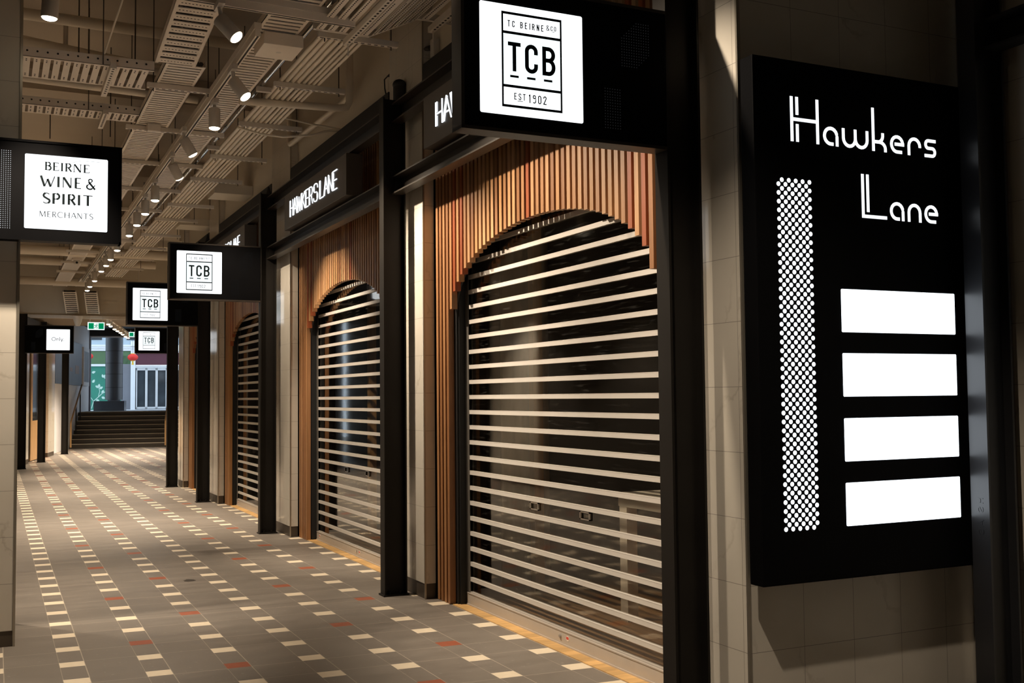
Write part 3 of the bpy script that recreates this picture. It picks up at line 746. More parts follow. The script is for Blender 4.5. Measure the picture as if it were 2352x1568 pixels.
lp = steel_post(-.46, 7.245, 3.81, 'black steel post carrying the wine sign, left of the column')

# ---------------------------------------------------------------- directory board
def directory():
    t = thing('directory_board', (2.86, 3.62, .703), 'tall black directory board reading Hawkers Lane with lit panels and dots', 'directory sign')
    MB().box(2.86, 4.092, 3.578, 3.665, .703, 2.932).build('casing', M['signblack'], t, bevel=.006)
    MB().box(2.98, 3.98, 3.665, 3.734, .85, 2.8).build('mounting_frame', M['black'], t)
    fn = wall_fn_y(3.578)
    mb = MB(); R = lambda p, w=.0146: mb.ribbon(p, w, fn, 0, .0022)
    # Hawkers
    R([(3.0635,2.578),(3.0635,2.773)]); R([(3.093,2.695),(3.093,2.773)]); R([(3.093,2.578),(3.093,2.655)]); R([(3.0635,2.675),(3.205,2.675)]); R([(3.205,2.578),(3.205,2.773)])
    def let_a(x): R([(x+.071,2.578),(x+.071,2.622)]+arc(x+.0355,2.6205,.0355,0,180,.0345)+arc(x+.0355,2.6205,.0355,180,270,.0345)+[(x+.050,2.586)])
    def shift(p, dx, dz): return [(a+dx, b_+dz) for a, b_ in p]
    A = [(.071,0),(.071,.043)]+arc(.0355,.0425,.0355,0,180,.0345)+arc(.0355,.0425,.0355,180,270,.0345)+[(.050,.008)]
    R(shift(A, 3.243, 2.578))
    R([(3.3505,2.663)]+arc(3.385,2.6205,.0345,180,360,.0345)+[(3.4195,2.663)]); R(arc(3.454,2.6205,.0345,180,360,.0345)+[(3.4885,2.663)])
    R([(3.525,2.578),(3.525,2.773)]); R([(3.525,2.621),(3.553,2.621)]+arc(3.553,2.651,.0285,-90,0,.030)+[(3.5815,2.663)]); R(arc(3.560,2.591,.036,90,0,.030)+[(3.596,2.578)])
    Ee = arc(.0345,.0425,.0345,-8,180,.0345)+arc(.0345,.0425,.0345,180,270,.0345)+[(.063,.008)]
    def e_(x, z): R(shift(Ee, x, z)); R([(x+.020,z+.043),(x+.0765,z+.043)])
    e_(3.633, 2.578)
    R([(3.739,2.578)]+arc(3.773,2.621,.034,180,0,.034)+[(3.807,2.617)])
    R([(3.907,2.655)]+arc(3.860,2.638,.0165,90,270,.0175)+arc(3.884,2.603,.0165,90,-90,.0175)+[(3.836,2.5855)])
    # Lane
    R([(3.455,2.468),(3.455,2.280),(3.594,2.280)]); R([(3.484,2.300),(3.484,2.468)])
    R(shift(A, 3.621, 2.272)); R([(3.728,2.272)]+arc(3.7625,2.3145,.0345,180,0,.0345)+[(3.797,2.272)]); e_(3.832, 2.272)
    mb.build('lettering', M['neon'], t)
    mb = MB()
    nrow = 79
    for j in range(nrow+1):
        z = 2.407-.01866*j
        x0 = 3.003 if j % 2 == 0 else 2.9845
        for i in range(5): mb.prism([(x0+.0375*i+.0099*math.cos(2*PI*k/14), z+.0099*math.sin(2*PI*k/14)) for k in range(14)], fn, 0, .0012)
    mb.build('dot_panel', M['dots'], t)
    for za, zb in ((1.764,1.952),(1.484,1.672),(1.204,1.390),(.927,1.112)):
        MB().prism(rrect(3.315, 3.996, za, zb, .005), fn, 0, .002).build('lit_panel', M['bigpanel'], t)
directory()

# ---------------------------------------------------------------- shop interiors
o = thing('counter_frame', (3.8, 5.4, 0), 'pale counter frame standing inside behind the nearest shutter', 'counter')
MB().box(3.78, 3.86, 6.125, 6.215, .006, .76).build('leg', M['palewhite'], o); MB().box(3.78, 3.86, 4.9, 4.98, .006, .76).build('leg', M['palewhite'], o)
MB().box(3.775, 4.3, 4.82, 6.22, .76, .85).build('top', M['palewhite'], o)
for i, yy in enumerate((7.45, 11.48, 15.62)):
    k = MB().box(3.75, 3.83, yy-.04, yy+.04, .006, 3.3).build('reflection_stud', M['door_timber'])  # added upright, stands in for a brown strip reflected in the shutter
    tag(k, 'brown stud added inside the shop for the strip reflected in the %s shutter' % nm[i], 'stud', 'studs added for shutter reflections')
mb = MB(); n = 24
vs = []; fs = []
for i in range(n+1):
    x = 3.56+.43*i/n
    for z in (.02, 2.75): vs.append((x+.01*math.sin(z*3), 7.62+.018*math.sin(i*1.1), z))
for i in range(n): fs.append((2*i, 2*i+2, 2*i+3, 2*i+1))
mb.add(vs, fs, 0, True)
k = mb.build('reflection_sheet', M['shopgrey']); sd = k.modifiers.new('thick', 'SOLIDIFY'); sd.thickness = .006  # added grey sheet, its colour stands in for a reflection in the shutter
tag(k, 'grey sheet added inside the nearest shop for a reflection in its shutter', 'sheet')

# ---------------------------------------------------------------- ceiling services
def rods(t, pts, ztop=4.999):
    for (x, y, z) in pts: MB().tube([(x, y, z), (x, y, ztop)], .005, 6).build('hanger_rod', M['darkmetal'], t)
def tray_mesh(w, L, rung=.045, pitch=.066, rail=.055, perf=True):
    """tray along +y from 0 to L, centred x=0, bottom at z=0"""
    r = MB(); 
    for s in (-1, 1): r.box(s*w/2-(.002 if s < 0 else .024), s*w/2+(.024 if s < 0 else .002), 0, L, 0, .006); r.box(s*w/2-.002, s*w/2+.002, 0, L, 0, rail)
    k = MB(); n = int(L/pitch)
    for i in range(n):
        y = (i+.5)*L/n; k.box(-w/2+.012, w/2-.012, y-rung/2, y+rung/2, .001, .008)
        if perf and L < 3.0:
            m = 10
            for j in range(m):
                xx = -w/2+.03+(w-.06)*(j+.5)/m; k.box(xx-.006, xx+.006, y-.004, y+.004, .0004, .0012, 1)
    return r, k
def cable_tray(loc, w, L, label, rz=0.0, rx=0.0, cables=True, pitch=.070, rung=.041, hangers=()):
    t = thing('cable_tray', loc, label, 'cable tray', 'perforated cable trays under the ceiling')
    t.rotation_euler = (rx, 0, rz)
    r, k = tray_mesh(w, L, rung, pitch); r.build('side_rail', M['galv'], t, off=(0,0,0)); k.build('rung_bed', [M['galv'], M['galv_hole']], t, off=(0,0,0))
    if cables:
        c = MB(); m = 9
        for i in range(m):
            x = -w*.36+w*.72*i/(m-1); c.tube([(x+.006*math.sin(j*1.7+i), L*j/12, .026+.004*math.cos(j+i)) for j in range(13)], w*.06, 6)
        c.build('cables', M['cable'], t, off=(0,0,0))  # dark cables added over the bed so its slots look shaded from below
    return t
cable_tray((1.305, 8.48, 4.08), .30, 17.8, 'long perforated cable tray left of the row of spotlights')
cable_tray((1.225, 7.05, 4.235), .30, 1.45, 'short sloping cable tray joining the near end of the left tray', rx=-math.atan2(.155, 1.43), pitch=.11, rung=.075)
cable_tray((1.77, 6.3, 4.08), .29, 19.9, 'long perforated cable tray right of the row of spotlights')
cable_tray((1.50, 26.25, 3.96), .29, .82, 'short cable tray sloping down the far bulkhead, left of two', rx=-math.atan2(.44, .68), rz=-.17)
cable_tray((1.95, 26.25, 3.96), .29, .82, 'short cable tray sloping down the far bulkhead, right of two', rx=-math.atan2(.44, .68), rz=-.17)
# cross trays on the left with drilled side rails
def cross_tray(y0, y1, x0, x1, z, label):
    t = thing('cable_tray', (x0, y0, z), label, 'cable tray', 'cross trays on the left')
    r = MB(); r.box(x0, x1, y0, y0+.003, z, z+.075); r.box(x0, x1, y1-.003, y1, z, z+.075); r.box(x0, x1, y0, y0+.03, z, z+.004); r.box(x0, x1, y1-.03, y1, z, z+.004)
    r.build('side_rail', M['galv'], t)
    h = MB(); n = int((x1-x0)/.071)
    for i in range(n): h.disc((x0+.035+.071*i, y0-.0008, z+.045), (0,-1,0), .008, 10)
    h.build('rail_holes', M['galv_hole'], t)
    k = MB(); n = int((x1-x0)/.071)
    for i in range(n):
        x = x0+.035+.071*i; k.box(x-.024, x+.024, y0+.02, y1-.02, z+.0005, z+.008)
        for yy in (y0+.07, y0+.11, y1-.11, y1-.07): k.box(x-.008, x+.002, yy-.010, yy+.010, z-.0004, z+.001, 1)
    k.build('rung_bed', [M['galv'], M['galv_hole']], t)
    rods(t, [(x0+.5, y0-.02, z), (.72, y0-.02, z)])
    sx = .79 if y0 < 9.5 else .86
    q = MB(); q.box(sx-.022, sx+.022, y0-.10, y1+.18, z-.045, z-.001)
    for i in range(12):
        yy = y0-.07+(y1-y0+.2)*i/12; q.box(sx-.008, sx+.008, yy-.011, yy+.011, z-.0458, z-.044, 1)
    q.build('support_strut', [M['strut'], M['galv_hole']], t)
cross_tray(8.72, 9.30, -.7, 1.10, 4.08, 'nearer cross tray at left with a row of drilled holes')
cross_tray(10.15, 10.45, -.7, 1.16, 4.08, 'farther narrow cross tray at left with a row of drilled holes')
# dog-legged wide tray near the first sign
def dog_tray():
    t = thing('cable_tray', (1.9, 6.3, 4.08), 'wide dog-legged cable tray crossing above the large lit sign', 'cable tray')
    path = [(1.935,4.02),(2.33,4.02),(2.70,4.20),(2.985,4.20)]; y0, y1 = 5.6, 7.12
    r = MB(); k = MB(); h = MB()
    for (xa, za), (xb, zb) in zip(path, path[1:]):
        for yy in (y0, y1-.03): r.hexa([(xa,yy,za),(xb,yy,zb),(xb,yy+.03,zb),(xa,yy+.03,za)], [(xa,yy,za+.005),(xb,yy,zb+.005),(xb,yy+.03,zb+.005),(xa,yy+.03,za+.005)])
        for yy in (y0, y1-.003): r.hexa([(xa,yy,za),(xb,yy,zb),(xb,yy+.003,zb),(xa,yy+.003,za)], [(xa,yy,za+.06),(xb,yy,zb+.06),(xb,yy+.003,zb+.06),(xa,yy+.003,za+.06)])
        L = math.hypot(xb-xa, zb-za); n = max(2, int(L/.078)); ux, uz = (xb-xa)/L, (zb-za)/L
        for i in range(n):
            s = (i+.5)*L/n; p = (xa+ux*s, za+uz*s); e = .024
            k.hexa([(p[0]-ux*e,y0+.02,p[1]-uz*e),(p[0]+ux*e,y0+.02,p[1]+uz*e),(p[0]+ux*e,y1-.02,p[1]+uz*e),(p[0]-ux*e,y1-.02,p[1]-uz*e)],
                   [(p[0]-ux*e,y0+.02,p[1]-uz*e+.006),(p[0]+ux*e,y0+.02,p[1]+uz*e+.006),(p[0]+ux*e,y1-.02,p[1]+uz*e+.006),(p[0]-ux*e,y1-.02,p[1]-uz*e+.006)])
            for j in range(22):
                yy = y1-.06-.03*j
                for q in (-.008,):
                    h.hexa([(p[0]+ux*q-.004,yy-.008,p[1]+uz*q-.0012),(p[0]+ux*q+.004,yy-.008,p[1]+uz*q-.0012),(p[0]+ux*q+.004,yy+.008,p[1]+uz*q-.0012),(p[0]+ux*q-.004,yy+.008,p[1]+uz*q-.0012)],
                           [(p[0]+ux*q-.004,yy-.008,p[1]+uz*q),(p[0]+ux*q+.004,yy-.008,p[1]+uz*q),(p[0]+ux*q+.004,yy+.008,p[1]+uz*q),(p[0]+ux*q-.004,yy+.008,p[1]+uz*q)])
    r.build('side_rail', M['galv'], t); k.build('rung_bed', M['galv'], t); h.build('slot_holes', M['galv_hole'], t)
    for sx, sz in ((2.20, 4.018), (2.84, 4.198)):
        q = MB(); q.box(sx-.021, sx+.021, 5.4, 7.22, sz-.042, sz)
        for i in range(34): yy = 5.45+.051*i; q.box(sx-.007, sx+.007, yy-.013, yy+.013, sz-.0428, sz-.041, 1)
        q.build('support_strut', [M['strut'], M['galv_hole']], t)
        MB().tube([(sx, 7.17, sz-.13), (sx, 7.17, 4.999)], .005, 6).build('hanger_rod', M['galv'], t)
dog_tray()
# strut channels
def strut(x0, x1, y, z, label, group, slots=True, rod=True, h=.041):
    t = thing('strut_channel', (x0, y, z), label, 'strut', group)
    mb = MB(); mb.box(x0, x1, y-.0205, y+.0205, z, z+h)
    n = int((x1-x0)/.05)
    if slots:
        for i in range(n): xx = x0+.03+.05*i; mb.box(xx-.013, xx+.013, y-.007, y+.007, z-.0009, z+.001, 1)
    mb.build('channel', [M['strut'], M['galv_hole']], t)
    if rod:
        for xx in (x0+.05, x1-.05): MB().tube([(xx, y, z-.025), (xx, y, 4.999)], .005, 6).build('hanger_rod', M['darkmetal'], t)
g = 'struts under the cable trays'
strut(.98, 1.50, 7.17, 4.055+.155, 'strut under the near sloping tray end', g)
for i, (y, x1) in enumerate(((9.05, 1.62), (10.53, 1.98), (12.08, 2.02), (13.63, 2.02), (15.15, 2.02), (16.7, 2.02), (18.2, 2.02), (19.8, 2.02), (21.4, 2.02), (23.0, 2.02))):
    strut(1.075 if i else 1.085, x1, y, 4.036, 'strut carrying the two long trays, %s from the near end' % ORD[i], g, slots=i < 4)
g = 'struts under the conduit bundle'
for i, y in enumerate((7.32, 8.64, 10.04, 11.52, 12.80, 14.62, 15.88, 17.47, 19.05, 20.6, 22.2)):
    strut(2.025, 2.62, y, 4.045, 'strut carrying the conduit bundle, %s from the near end' % ORD[i], g, slots=i < 5)
# conduit bundle
for i in range(8):
    x = 2.085+.0465*i; r = .0185 if i < 4 else .0135
    if i >= 4: x = 2.085+.0465*4+.040*(i-4)
    o = MB().tube([(x, 5.0, 4.086+r), (x, 24.0, 4.086+r)], r, 12).build('conduit_pipe', M['pipe'])
    tag(o, 'cream conduit pipe running lengthwise in the bundle, %s from the tray side' % ORD[i], 'pipe', 'cream conduit bundle beside the trays')
o = MB().tube([(1.985, 6.6, 4.125), (1.985, 17.0, 4.125)], .021, 16).build('steel_pipe', M['chrome'])
tag(o, 'shiny steel pipe running beside the right-hand cable tray', 'pipe')
for i, y in enumerate((8.9, 11.2, 12.2, 13.75)):
    strut(1.94, 2.06, y, 4.062, 'short bracket holding the shiny steel pipe, %s from the near end' % ORD[i], 'short brackets under the shiny pipe', slots=False, rod=False)
# wall pipes and cross pipes
def pipe(name, pts, r, label, mt='pipe', n=12, cat='pipe', group=None):
    o = MB().tube(pts, r, n).build(name, M[mt]); return tag(o, label, cat, group)
pipe('wall_pipe', [(2.88,11.55,4.62),(2.88,11.55,4.30),(2.88,11.53,4.275),(2.88,11.47,4.268),(2.88,9.45,4.235),(2.88,9.38,4.25),(2.88,9.36,4.30),(2.88,9.36,4.9)], .028, 'cream pipe sloping along the wall above the second fascia sign')
pipe('cross_pipe', [(1.86,9.2,4.05),(2.74,9.2,4.082),(2.81,9.2,4.10),(2.835,9.2,4.15),(2.84,9.2,4.9)], .034, 'cream pipe crossing under the conduits with an upturned elbow')
pipe('cross_pipe', [(-.7,9.55,4.165),(1.6,9.75,4.165)], .034, 'pale pipe between the two left cross trays')
pipe('cross_pipe', [(-.9,10.4,4.72),(.2,10.45,4.72),(1.6,10.9,4.72)], .055, 'thick pipe under the ceiling above the left cross trays')
pipe('cross_pipe', [(-.9,9.75,4.76),(2.2,9.9,4.76)], .05, 'thick pipe under the ceiling, nearer of two at upper left')
pipe('cross_pipe', [(-1.5,8.95,4.9),(2.6,9.05,4.9)], .03, 'thin pipe close to the ceiling at upper left')
for i, (y, z, r, x0, x1) in enumerate(((20.6,4.15,.085,-1.9,2.9),(22.6,4.20,.075,-1.9,2.9),(25.3,4.09,.09,-1.9,2.9))):
    pipe('cross_duct', [(x0,y,z),(x1,y,z)], r, 'cream round duct crossing the lane in the distance, %s from the near end' % ORD[i], group='cream cross ducts far along the lane', n=16)
pipe('sagging_cable', [(2.10,10,4.245),(2.39,10,4.159),(2.724,10,4.119),(2.99,10,4.100)], .009, 'thin flexible conduit dipping to the second fascia', 'pipe', 8, 'cable')
pipe('sagging_cable', [(2.0,10,4.02),(2.224,10,3.977),(2.43,10,3.972),(2.703,10,4.012),(2.853,10,4.07),(2.99,10,4.09)], .011, 'thick flexible conduit sagging low towards the second fascia', 'pipe', 8, 'cable')
pipe('hanging_cable', [(.95,7.6,4.95),(.80,8.3,4.4),(.73,8.72,4.17)], .008, 'pale cable slanting from the ceiling to the nearer cross tray', 'pipe', 8, 'cable')
for i, (y, z0, z1, x0) in enumerate(((13.9,4.13,4.25,2.50),(16.6,4.12,4.22,2.48),(14.0+5.2,4.12,4.24,2.5))):
    o = MB().box(x0, 2.985, y, y+.5, z0, z1).build('boxed_duct', M['wallcream'])
    tag(o, 'cream boxed duct between conduit bundle and wall, %s from the near end' % ORD[i], 'duct', 'boxed ducts by the right wall')
# hanging rods on their own at upper left
for i, (x, y, z) in enumerate(((.62,9.9,4.2),(.70,9.9,4.2),(1.0,11.2,4.1),(1.03,9.4,4.15),(.50,12.4,4.3),(.55,10.6,4.5))):
    o = MB().tube([(x,y,z),(x,y,4.999)], .006 if i != 5 else .022, 8).build('ceiling_rod', M['darkmetal'] if i != 5 else M['strut'])
    tag(o, 'thin rod hanging from the ceiling at upper left, %s of the cluster' % ORD[i], 'rod', 'bare ceiling rods at upper left')
o = MB()
for i in range(14):
    a = 2*PI*i/14; o.tube([(.45,9.55,4.995),(.45+.05*math.cos(a),9.55+.1*math.sin(a),4.96),(.45+.10*math.cos(a),9.55+.2*math.sin(a),4.97+.02*math.sin(3*a))], .014, 5)
o = o.build('cable_tuft', M['cable']); tag(o, 'dark tuft of cut cables in a ceiling opening behind the nearest lamp', 'cable tuft')

# emergency light boxes
def lightbox(x0, x1, y0, y1, z0, z1, label):
    t = thing('emergency_light', (x0, y0, z0), label, 'emergency light', 'emergency light boxes on the trays')
    MB().box(x0, x1, y0, y1, z0, z1).build('housing', M['galv'], t, bevel=.004)
    MB().disc(((x0+x1)/2, (y0+y1)/2, z0-.001), (0,0,-1), .02, 12).build('indicator', M['lampwhite'], t)
lightbox(1.67, 1.95, 7.42, 7.75, 3.985, 4.075, 'larger emergency light box under the right tray near the front')
lightbox(1.255, 1.375, 10.40, 10.49, 4.01, 4.078, 'small emergency light box under the left tray')
def dome(x, y, z, label):
    t = thing('dome_camera', (x, y, z), label, 'security camera')
    MB().box(x-.08, x+.08, y-.08, y+.08, z-.03, z).build('mount', M['galv'], t)
    MB().ball((x, y, z-.05), .06, .06, .06).build('dome', M['lampwhite'], t)
    MB().ball((x, y-.05, z-.075), .022, .02, .022).build('lens', M['black'], t)
dome(1.32, 21.0, 4.075, 'white dome camera hanging under the far left tray')
def spk(x, y, z, label):
    t = thing('wall_camera', (x, y, z), label, 'security camera')
    MB().tube([(x, y, z+.5), (x, y, z)], .012, 8).build('bracket', M['strut'], t)
    MB().tube([(x, y, z), (x-.16, y-.1, z-.06)], .04, 12).build('housing', M['lampwhite'], t)
spk(3.0-.15, 25.0, 4.0, 'small pale camera on a rod under the far duct')

# ---------------------------------------------------------------- lighting track and spotlights
def track(p, q, label):
    t = thing('lighting_track', p, label, 'lighting track', 'lighting tracks')
    p = Vector(p); q = Vector(q)
    MB().bar(p+Vector((0,0,.026)), q+Vector((0,0,.026)), .036, .052).build('rail', M['galv'], t)
    MB().bar(p-Vector((0,0,.0005)), q-Vector((0,0,.0005)), .013, .002).build('slot', M['galv_hole'], t)
    MB().bar(p+Vector((0,0,.075)), q+Vector((0,0,.075)), .05, .045).build('carrier', M['strut'], t)
    return t
track((1.60, 7.3, 3.985), (1.645, 24.2, 3.985), 'long white lighting track running down the lane')
track((-.9, 6.70, 3.985), (2.15, 6.86, 3.985), 'white lighting track crossing the lane at the top of the picture')
def spot_data(power, size=1.15, blend=.75):
    l = bpy.data.lights.new('spot_beam', 'SPOT'); l.energy = power; l.color = WARM; l.spot_size = size; l.spot_blend = blend; l.shadow_soft_size = .035; return l
SPOT_CACHE = {}
def lens_dome(L, d, r0=.0425, hgt=.017):
    a = d.cross(Vector((0,1,0)) if abs(d.y) < .9 else Vector((1,0,0))).normalized(); b_ = d.cross(a); mb = MB(); vs = []; fs = []; n = 24; m = 5
    for i in range(m):
        f = i/m; rr = r0*math.cos(f*PI/2); hh = hgt*math.sin(f*PI/2)
        for j in range(n): vs.append(L+d*(.001+hh)+rr*(math.cos(2*PI*j/n)*a+math.sin(2*PI*j/n)*b_))
    vs.append(L+d*(.001+hgt))
    for i in range(m-1):
        for j in range(n): fs.append((i*n+j, i*n+(j+1)%n, (i+1)*n+(j+1)%n, (i+1)*n+j))
    for j in range(n): fs.append(((m-1)*n+j, (m-1)*n+(j+1)%n, m*n))
    mb.add(vs, fs, 0, True); return mb
def spotlight(x, y, z, tilt, az, label, power=None, lit=True, size=1.12, blend=.75):
    """lens centre at (x,y,z); tilt from straight down, az = direction of the tilt (0 = +x)"""
    t = thing('track_spotlight', (x, y, z), label, 'spotlight', 'white cylinder track spotlights')
    d = Vector((math.sin(tilt)*math.cos(az), math.sin(tilt)*math.sin(az), -math.cos(tilt)))
    L = Vector((x, y, z)); top = L-d*.165; hinge = L-d*.13
    MB().tube([L-d*.165, L-d*.160, L-d*.004, L], [.040,.0475,.0475,.0455], 20).build('housing', M['lampwhite'], t)
    hx = Vector((top.x, top.y, 3.985))
    MB().box(top.x-.02, top.x+.02, top.y-.085, top.y+.085, 3.945, 3.985).build('adaptor', M['lampwhite'], t)
    MB().tube([(hx.x, hx.y, 3.95), tuple(L-d*.14)], .014, 10).build('stem', M['lampwhite'], t)
    if lit:
        lens_dome(L, d).build('lens', M['lens'], t)
        ld = spot_data(power or SPOT_W, size, blend)
        lo = bpy.data.objects.new('beam', ld); COL.objects.link(lo); lo.parent = t
        lo.location = d*.035; lo.rotation_euler = (-d).to_track_quat('Z', 'Y').to_euler()
    else:
        MB().disc(L+d*.0015, d, .0415, 24).build('lens', M['palewhite'], t)
    return t
R = math.radians
sp = [(1.66,7.99,R(38),R(-34)), (1.62,9.03,0,0), (1.62,10.11,R(32),R(6)), (1.67,11.25,R(38),R(35)), (1.61,12.62,0,0), (1.62,13.59,0,0),
      (1.63,14.52,0,0), (1.64,15.49,0,0), (1.64,17.10,0,0), (1.655,18.27,0,0), (1.66,19.12,0,0), (1.66,20.0,0,0), (1.68,21.66,0,0), (1.68,22.79,0,0), (1.69,23.61,0,0)]
how = {0: 'tilted towards the second arch', 1: 'pointing straight down', 2: 'tilted right', 3: 'turned well away from view'}
for i, (x, y, ti, az) in enumerate(sp):
    spotlight(x, y, 3.75, ti, az, 'white track spotlight, %s along the lane track%s' % (ORD[i], ', '+how[i] if i in how else ''), power=SPOT_W*(.35 if i == 3 else 1))
spotlight(1.33, 6.68, 3.75, R(42), R(-33), 'white track spotlight on the crossing track, tilted towards the nearest arch', power=SPOT_W*.95, size=1.25)
spotlight(.262, 6.78, 3.75, R(6), R(120), 'white track spotlight on the crossing track at upper left, above the wine sign')
for (x, y, ti, az, l) in ((1.50, 4.22, R(42), R(-8), 'white track spotlight above the camera side, turned to the first post'), (1.2, 2.4, R(30), R(35), 'added unseen spotlight above the camera lighting the directory pier'), (-.6, 3.6, R(10), R(90), 'added unseen spotlight lighting the left foreground')):
    spotlight(x, y, 3.75, ti, az, l, power=SPOT_W*.42)  # last two of these lamps are added, out of view, to brighten the foreground
for i, y in enumerate((9.6, 12.8, 16.0, 19.2)):  # added row, never in view, raises the bounce on the ceiling
    spotlight(-1.0, y, 3.75, 0, 0, 'added unseen spotlight lifting ceiling light behind the column, %s from the near end' % ORD[i], power=SPOT_W*1.15, size=1.5)
track((-1.0, 9.0, 3.985), (-1.0, 20.0, 3.985), 'added unseen lighting track for the ceiling-bounce spotlights behind the column')  # carries the added unseen lamps
# far section (lower ceiling)
TH = R(10.6); FX = lambda s, t_, z=0.0: Vector((.458+s*math.sin(TH)+t_*math.cos(TH), 26+s*math.cos(TH)-t_*math.sin(TH), z))
mb = MB(); a, b_ = FX(.9,-1.5), FX(4.4,-1.5)
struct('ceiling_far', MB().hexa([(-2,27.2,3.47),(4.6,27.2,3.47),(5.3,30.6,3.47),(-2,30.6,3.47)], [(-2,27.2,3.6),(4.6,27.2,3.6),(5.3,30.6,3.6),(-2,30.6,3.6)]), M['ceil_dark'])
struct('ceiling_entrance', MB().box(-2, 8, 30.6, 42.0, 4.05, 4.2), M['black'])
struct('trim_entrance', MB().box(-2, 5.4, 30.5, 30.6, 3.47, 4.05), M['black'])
farl = [(2.42,27.15),(2.54,27.88),(2.74,29.05),(2.88,29.78),(3.03,30.53),(3.17,31.35),(3.35,32.4),(3.49,33.07)]
tf = thing('lighting_track', (2.45,27.25,3.42), 'far lighting track bending right towards the stairs', 'lighting track', 'lighting tracks')
MB().bar((2.44,27.25,3.445),(3.53,33.3,3.445), .036, .05).build('rail', M['galv'], tf)
for i, (x, y) in enumerate(farl):
    t = thing('track_spotlight', (x, y, 3.3), 'small white spotlight in the far row bending right, %s from its near end' % ORD[i], 'spotlight', 'far row of spotlights towards the stairs')
    MB().tube([(x,y,3.305),(x,y,3.42)], .045, 14).build('housing', M['lampwhite'], t)
    lens_dome(Vector((x,y,3.3)), Vector((0,0,-1)), .044, .022).build('lens', M['lens'], t)
    if i % 2 == 0 or i > 4:
        lo = bpy.data.objects.new('beam', spot_data(SPOT_W*.9, 1.9)); COL.objects.link(lo); lo.parent = t; lo.location = (0,0,-.04)

# ---------------------------------------------------------------- exit signs
def exit_sign(x, y, z, w, h, label):
    t = thing('exit_sign', (x, y, z), label, 'exit sign', 'green running-man exit signs')
    MB().box(x, x+w, y-.02, y+.02, z, z+h).build('housing', M['exitwhite'], t)
    fn = wall_fn_y(y-.02); q = MB()
    q.prism([(x+.018,z+.02),(x+w*.36,z+.02),(x+w*.36,z+h-.02),(x+.018,z+h-.02)], fn, 0, .002); q.prism([(x+w*.64,z+.02),(x+w-.018,z+.02),(x+w-.018,z+h-.02),(x+w*.64,z+h-.02)], fn, 0, .002)
    cx, cz = x+w*.5, z+h*.5
    q.prism([(cx+.018+.012*math.cos(2*PI*i/10), cz+.045+.012*math.sin(2*PI*i/10)) for i in range(10)], fn, 0, .002)
    for p in ([(cx+.008,cz+.03),(cx-.004,cz-.005)], [(cx-.004,cz-.005),(cx+.022,cz-.03),(cx+.016,cz-.06)], [(cx-.004,cz-.005),(cx-.022,cz-.04),(cx-.045,cz-.045)], [(cx+.006,cz+.022),(cx-.03,cz+.018),(cx-.038,cz-.004)], [(cx+.006,cz+.022),(cx+.03,cz+.006),(cx+.045,cz+.012)]): q.ribbon(p, .013, fn, 0, .002)
    q.build('pictogram', M['exitgreen'], t)
    mb = MB()
    for xx in (x+.05, x+w-.05): mb.tube([(xx,y,z+h),(xx,y,3.47)], .006, 6)
    mb.build('suspension', M['strut'], t)
exit_sign(1.945, 26.9, 3.143, .368, .177, 'green running-man exit sign hanging at the far bulkhead')
exit_sign(3.40, 32.0, 3.27, .33, .14, 'second green exit sign farther off, half hidden by the small TCB sign')
o = MB().box(.5, 4.0, 26.93, 26.995, 3.40, 3.475).build('bulkhead_edge', M['galv']); tag(o, 'pale metal edge along the bottom of the far bulkhead', 'edge trim')
o = MB().tube([(1.72,26.8,3.45),(1.72,26.8,3.34),(1.72,26.8,3.22)], [.12,.09,.05], 16).build('ceiling_speaker', M['strut']); tag(o, 'conical ceiling fitting left of the green exit sign', 'ceiling fitting')

# ---------------------------------------------------------------- far left shopfront, poster wall, stairs
def fbox(mb, s0, s1, t0, t1, z0, z1, mi=0):
    lo = [FX(s0,t0,z0), FX(s0,t1,z0), FX(s1,t1,z0), FX(s1,t0,z0)]; hi = [FX(s0,t0,z1), FX(s0,t1,z1), FX(s1,t1,z1), FX(s1,t0,z1)]
    return mb.hexa(lo, hi, mi)
for (x, y, l) in ((.458, 26.05, 'black steel post carrying the Only. sign, nearest of the far left row'),
                  (.953, 28.6, 'middle black steel post of the far left row, behind the Only. sign'),
                  (1.69, 32.5, 'black steel post of the far left row, closest to the stairs')): steel_post(x, y, 3.42, l)
t = thing('steel_beam', tuple(FX(0,0,3.1)), 'black beam running over the far left posts', 'beam')
q = MB(); fbox(q, .1, 6.6, -.02, .08, 3.18, 3.40); q.build('channel', M['steel'], t)
def far_pier(s0, s1, label):
    t = thing('tiled_pier', tuple(FX(s0,-.3)), label, 'pier', 'marble tiled piers between shopfronts')
    q = MB(); fbox(q, s0, s1, -.55, -.12, .11, 3.47); q.build('tile_cladding', M['marble_lane'], t)
    q = MB(); fbox(q, s0+.005, s1, -.55, -.124, 0, .11); q.build('skirting', M['base'], t)
far_pier(.35, 2.2, 'marble tiled pier between the far left posts, nearest'); far_pier(5.2, 6.3, 'marble tiled pier beside the far timber door on the left')
t = thing('timber_door', tuple(FX(3.4,-.2)), 'tall timber door with a glazed upper half, far left shopfront', 'door')
q = MB(); fbox(q, 3.0, 5.15, -.26, -.20, .02, 1.0); fbox(q, 3.0, 3.25, -.26, -.20, 1.0, 3.0); fbox(q, 4.75, 5.15, -.26, -.20, 1.0, 3.0); fbox(q, 3.25, 4.75, -.26, -.20, 2.9, 3.0); q.build('frame', M['door_timber'], t)
q = MB(); fbox(q, 3.25, 4.75, -.24, -.22, 1.0, 2.9); q.build('pane', M['shopglass'], t)
t = thing('glazed_panel', tuple(FX(2.3,-.2)), 'narrow glazed panel beside the far left marble pier', 'glazing')
q = MB(); fbox(q, 2.2, 3.0, -.25, -.23, .02, 3.0); q.build('pane', M['shopglass'], t)
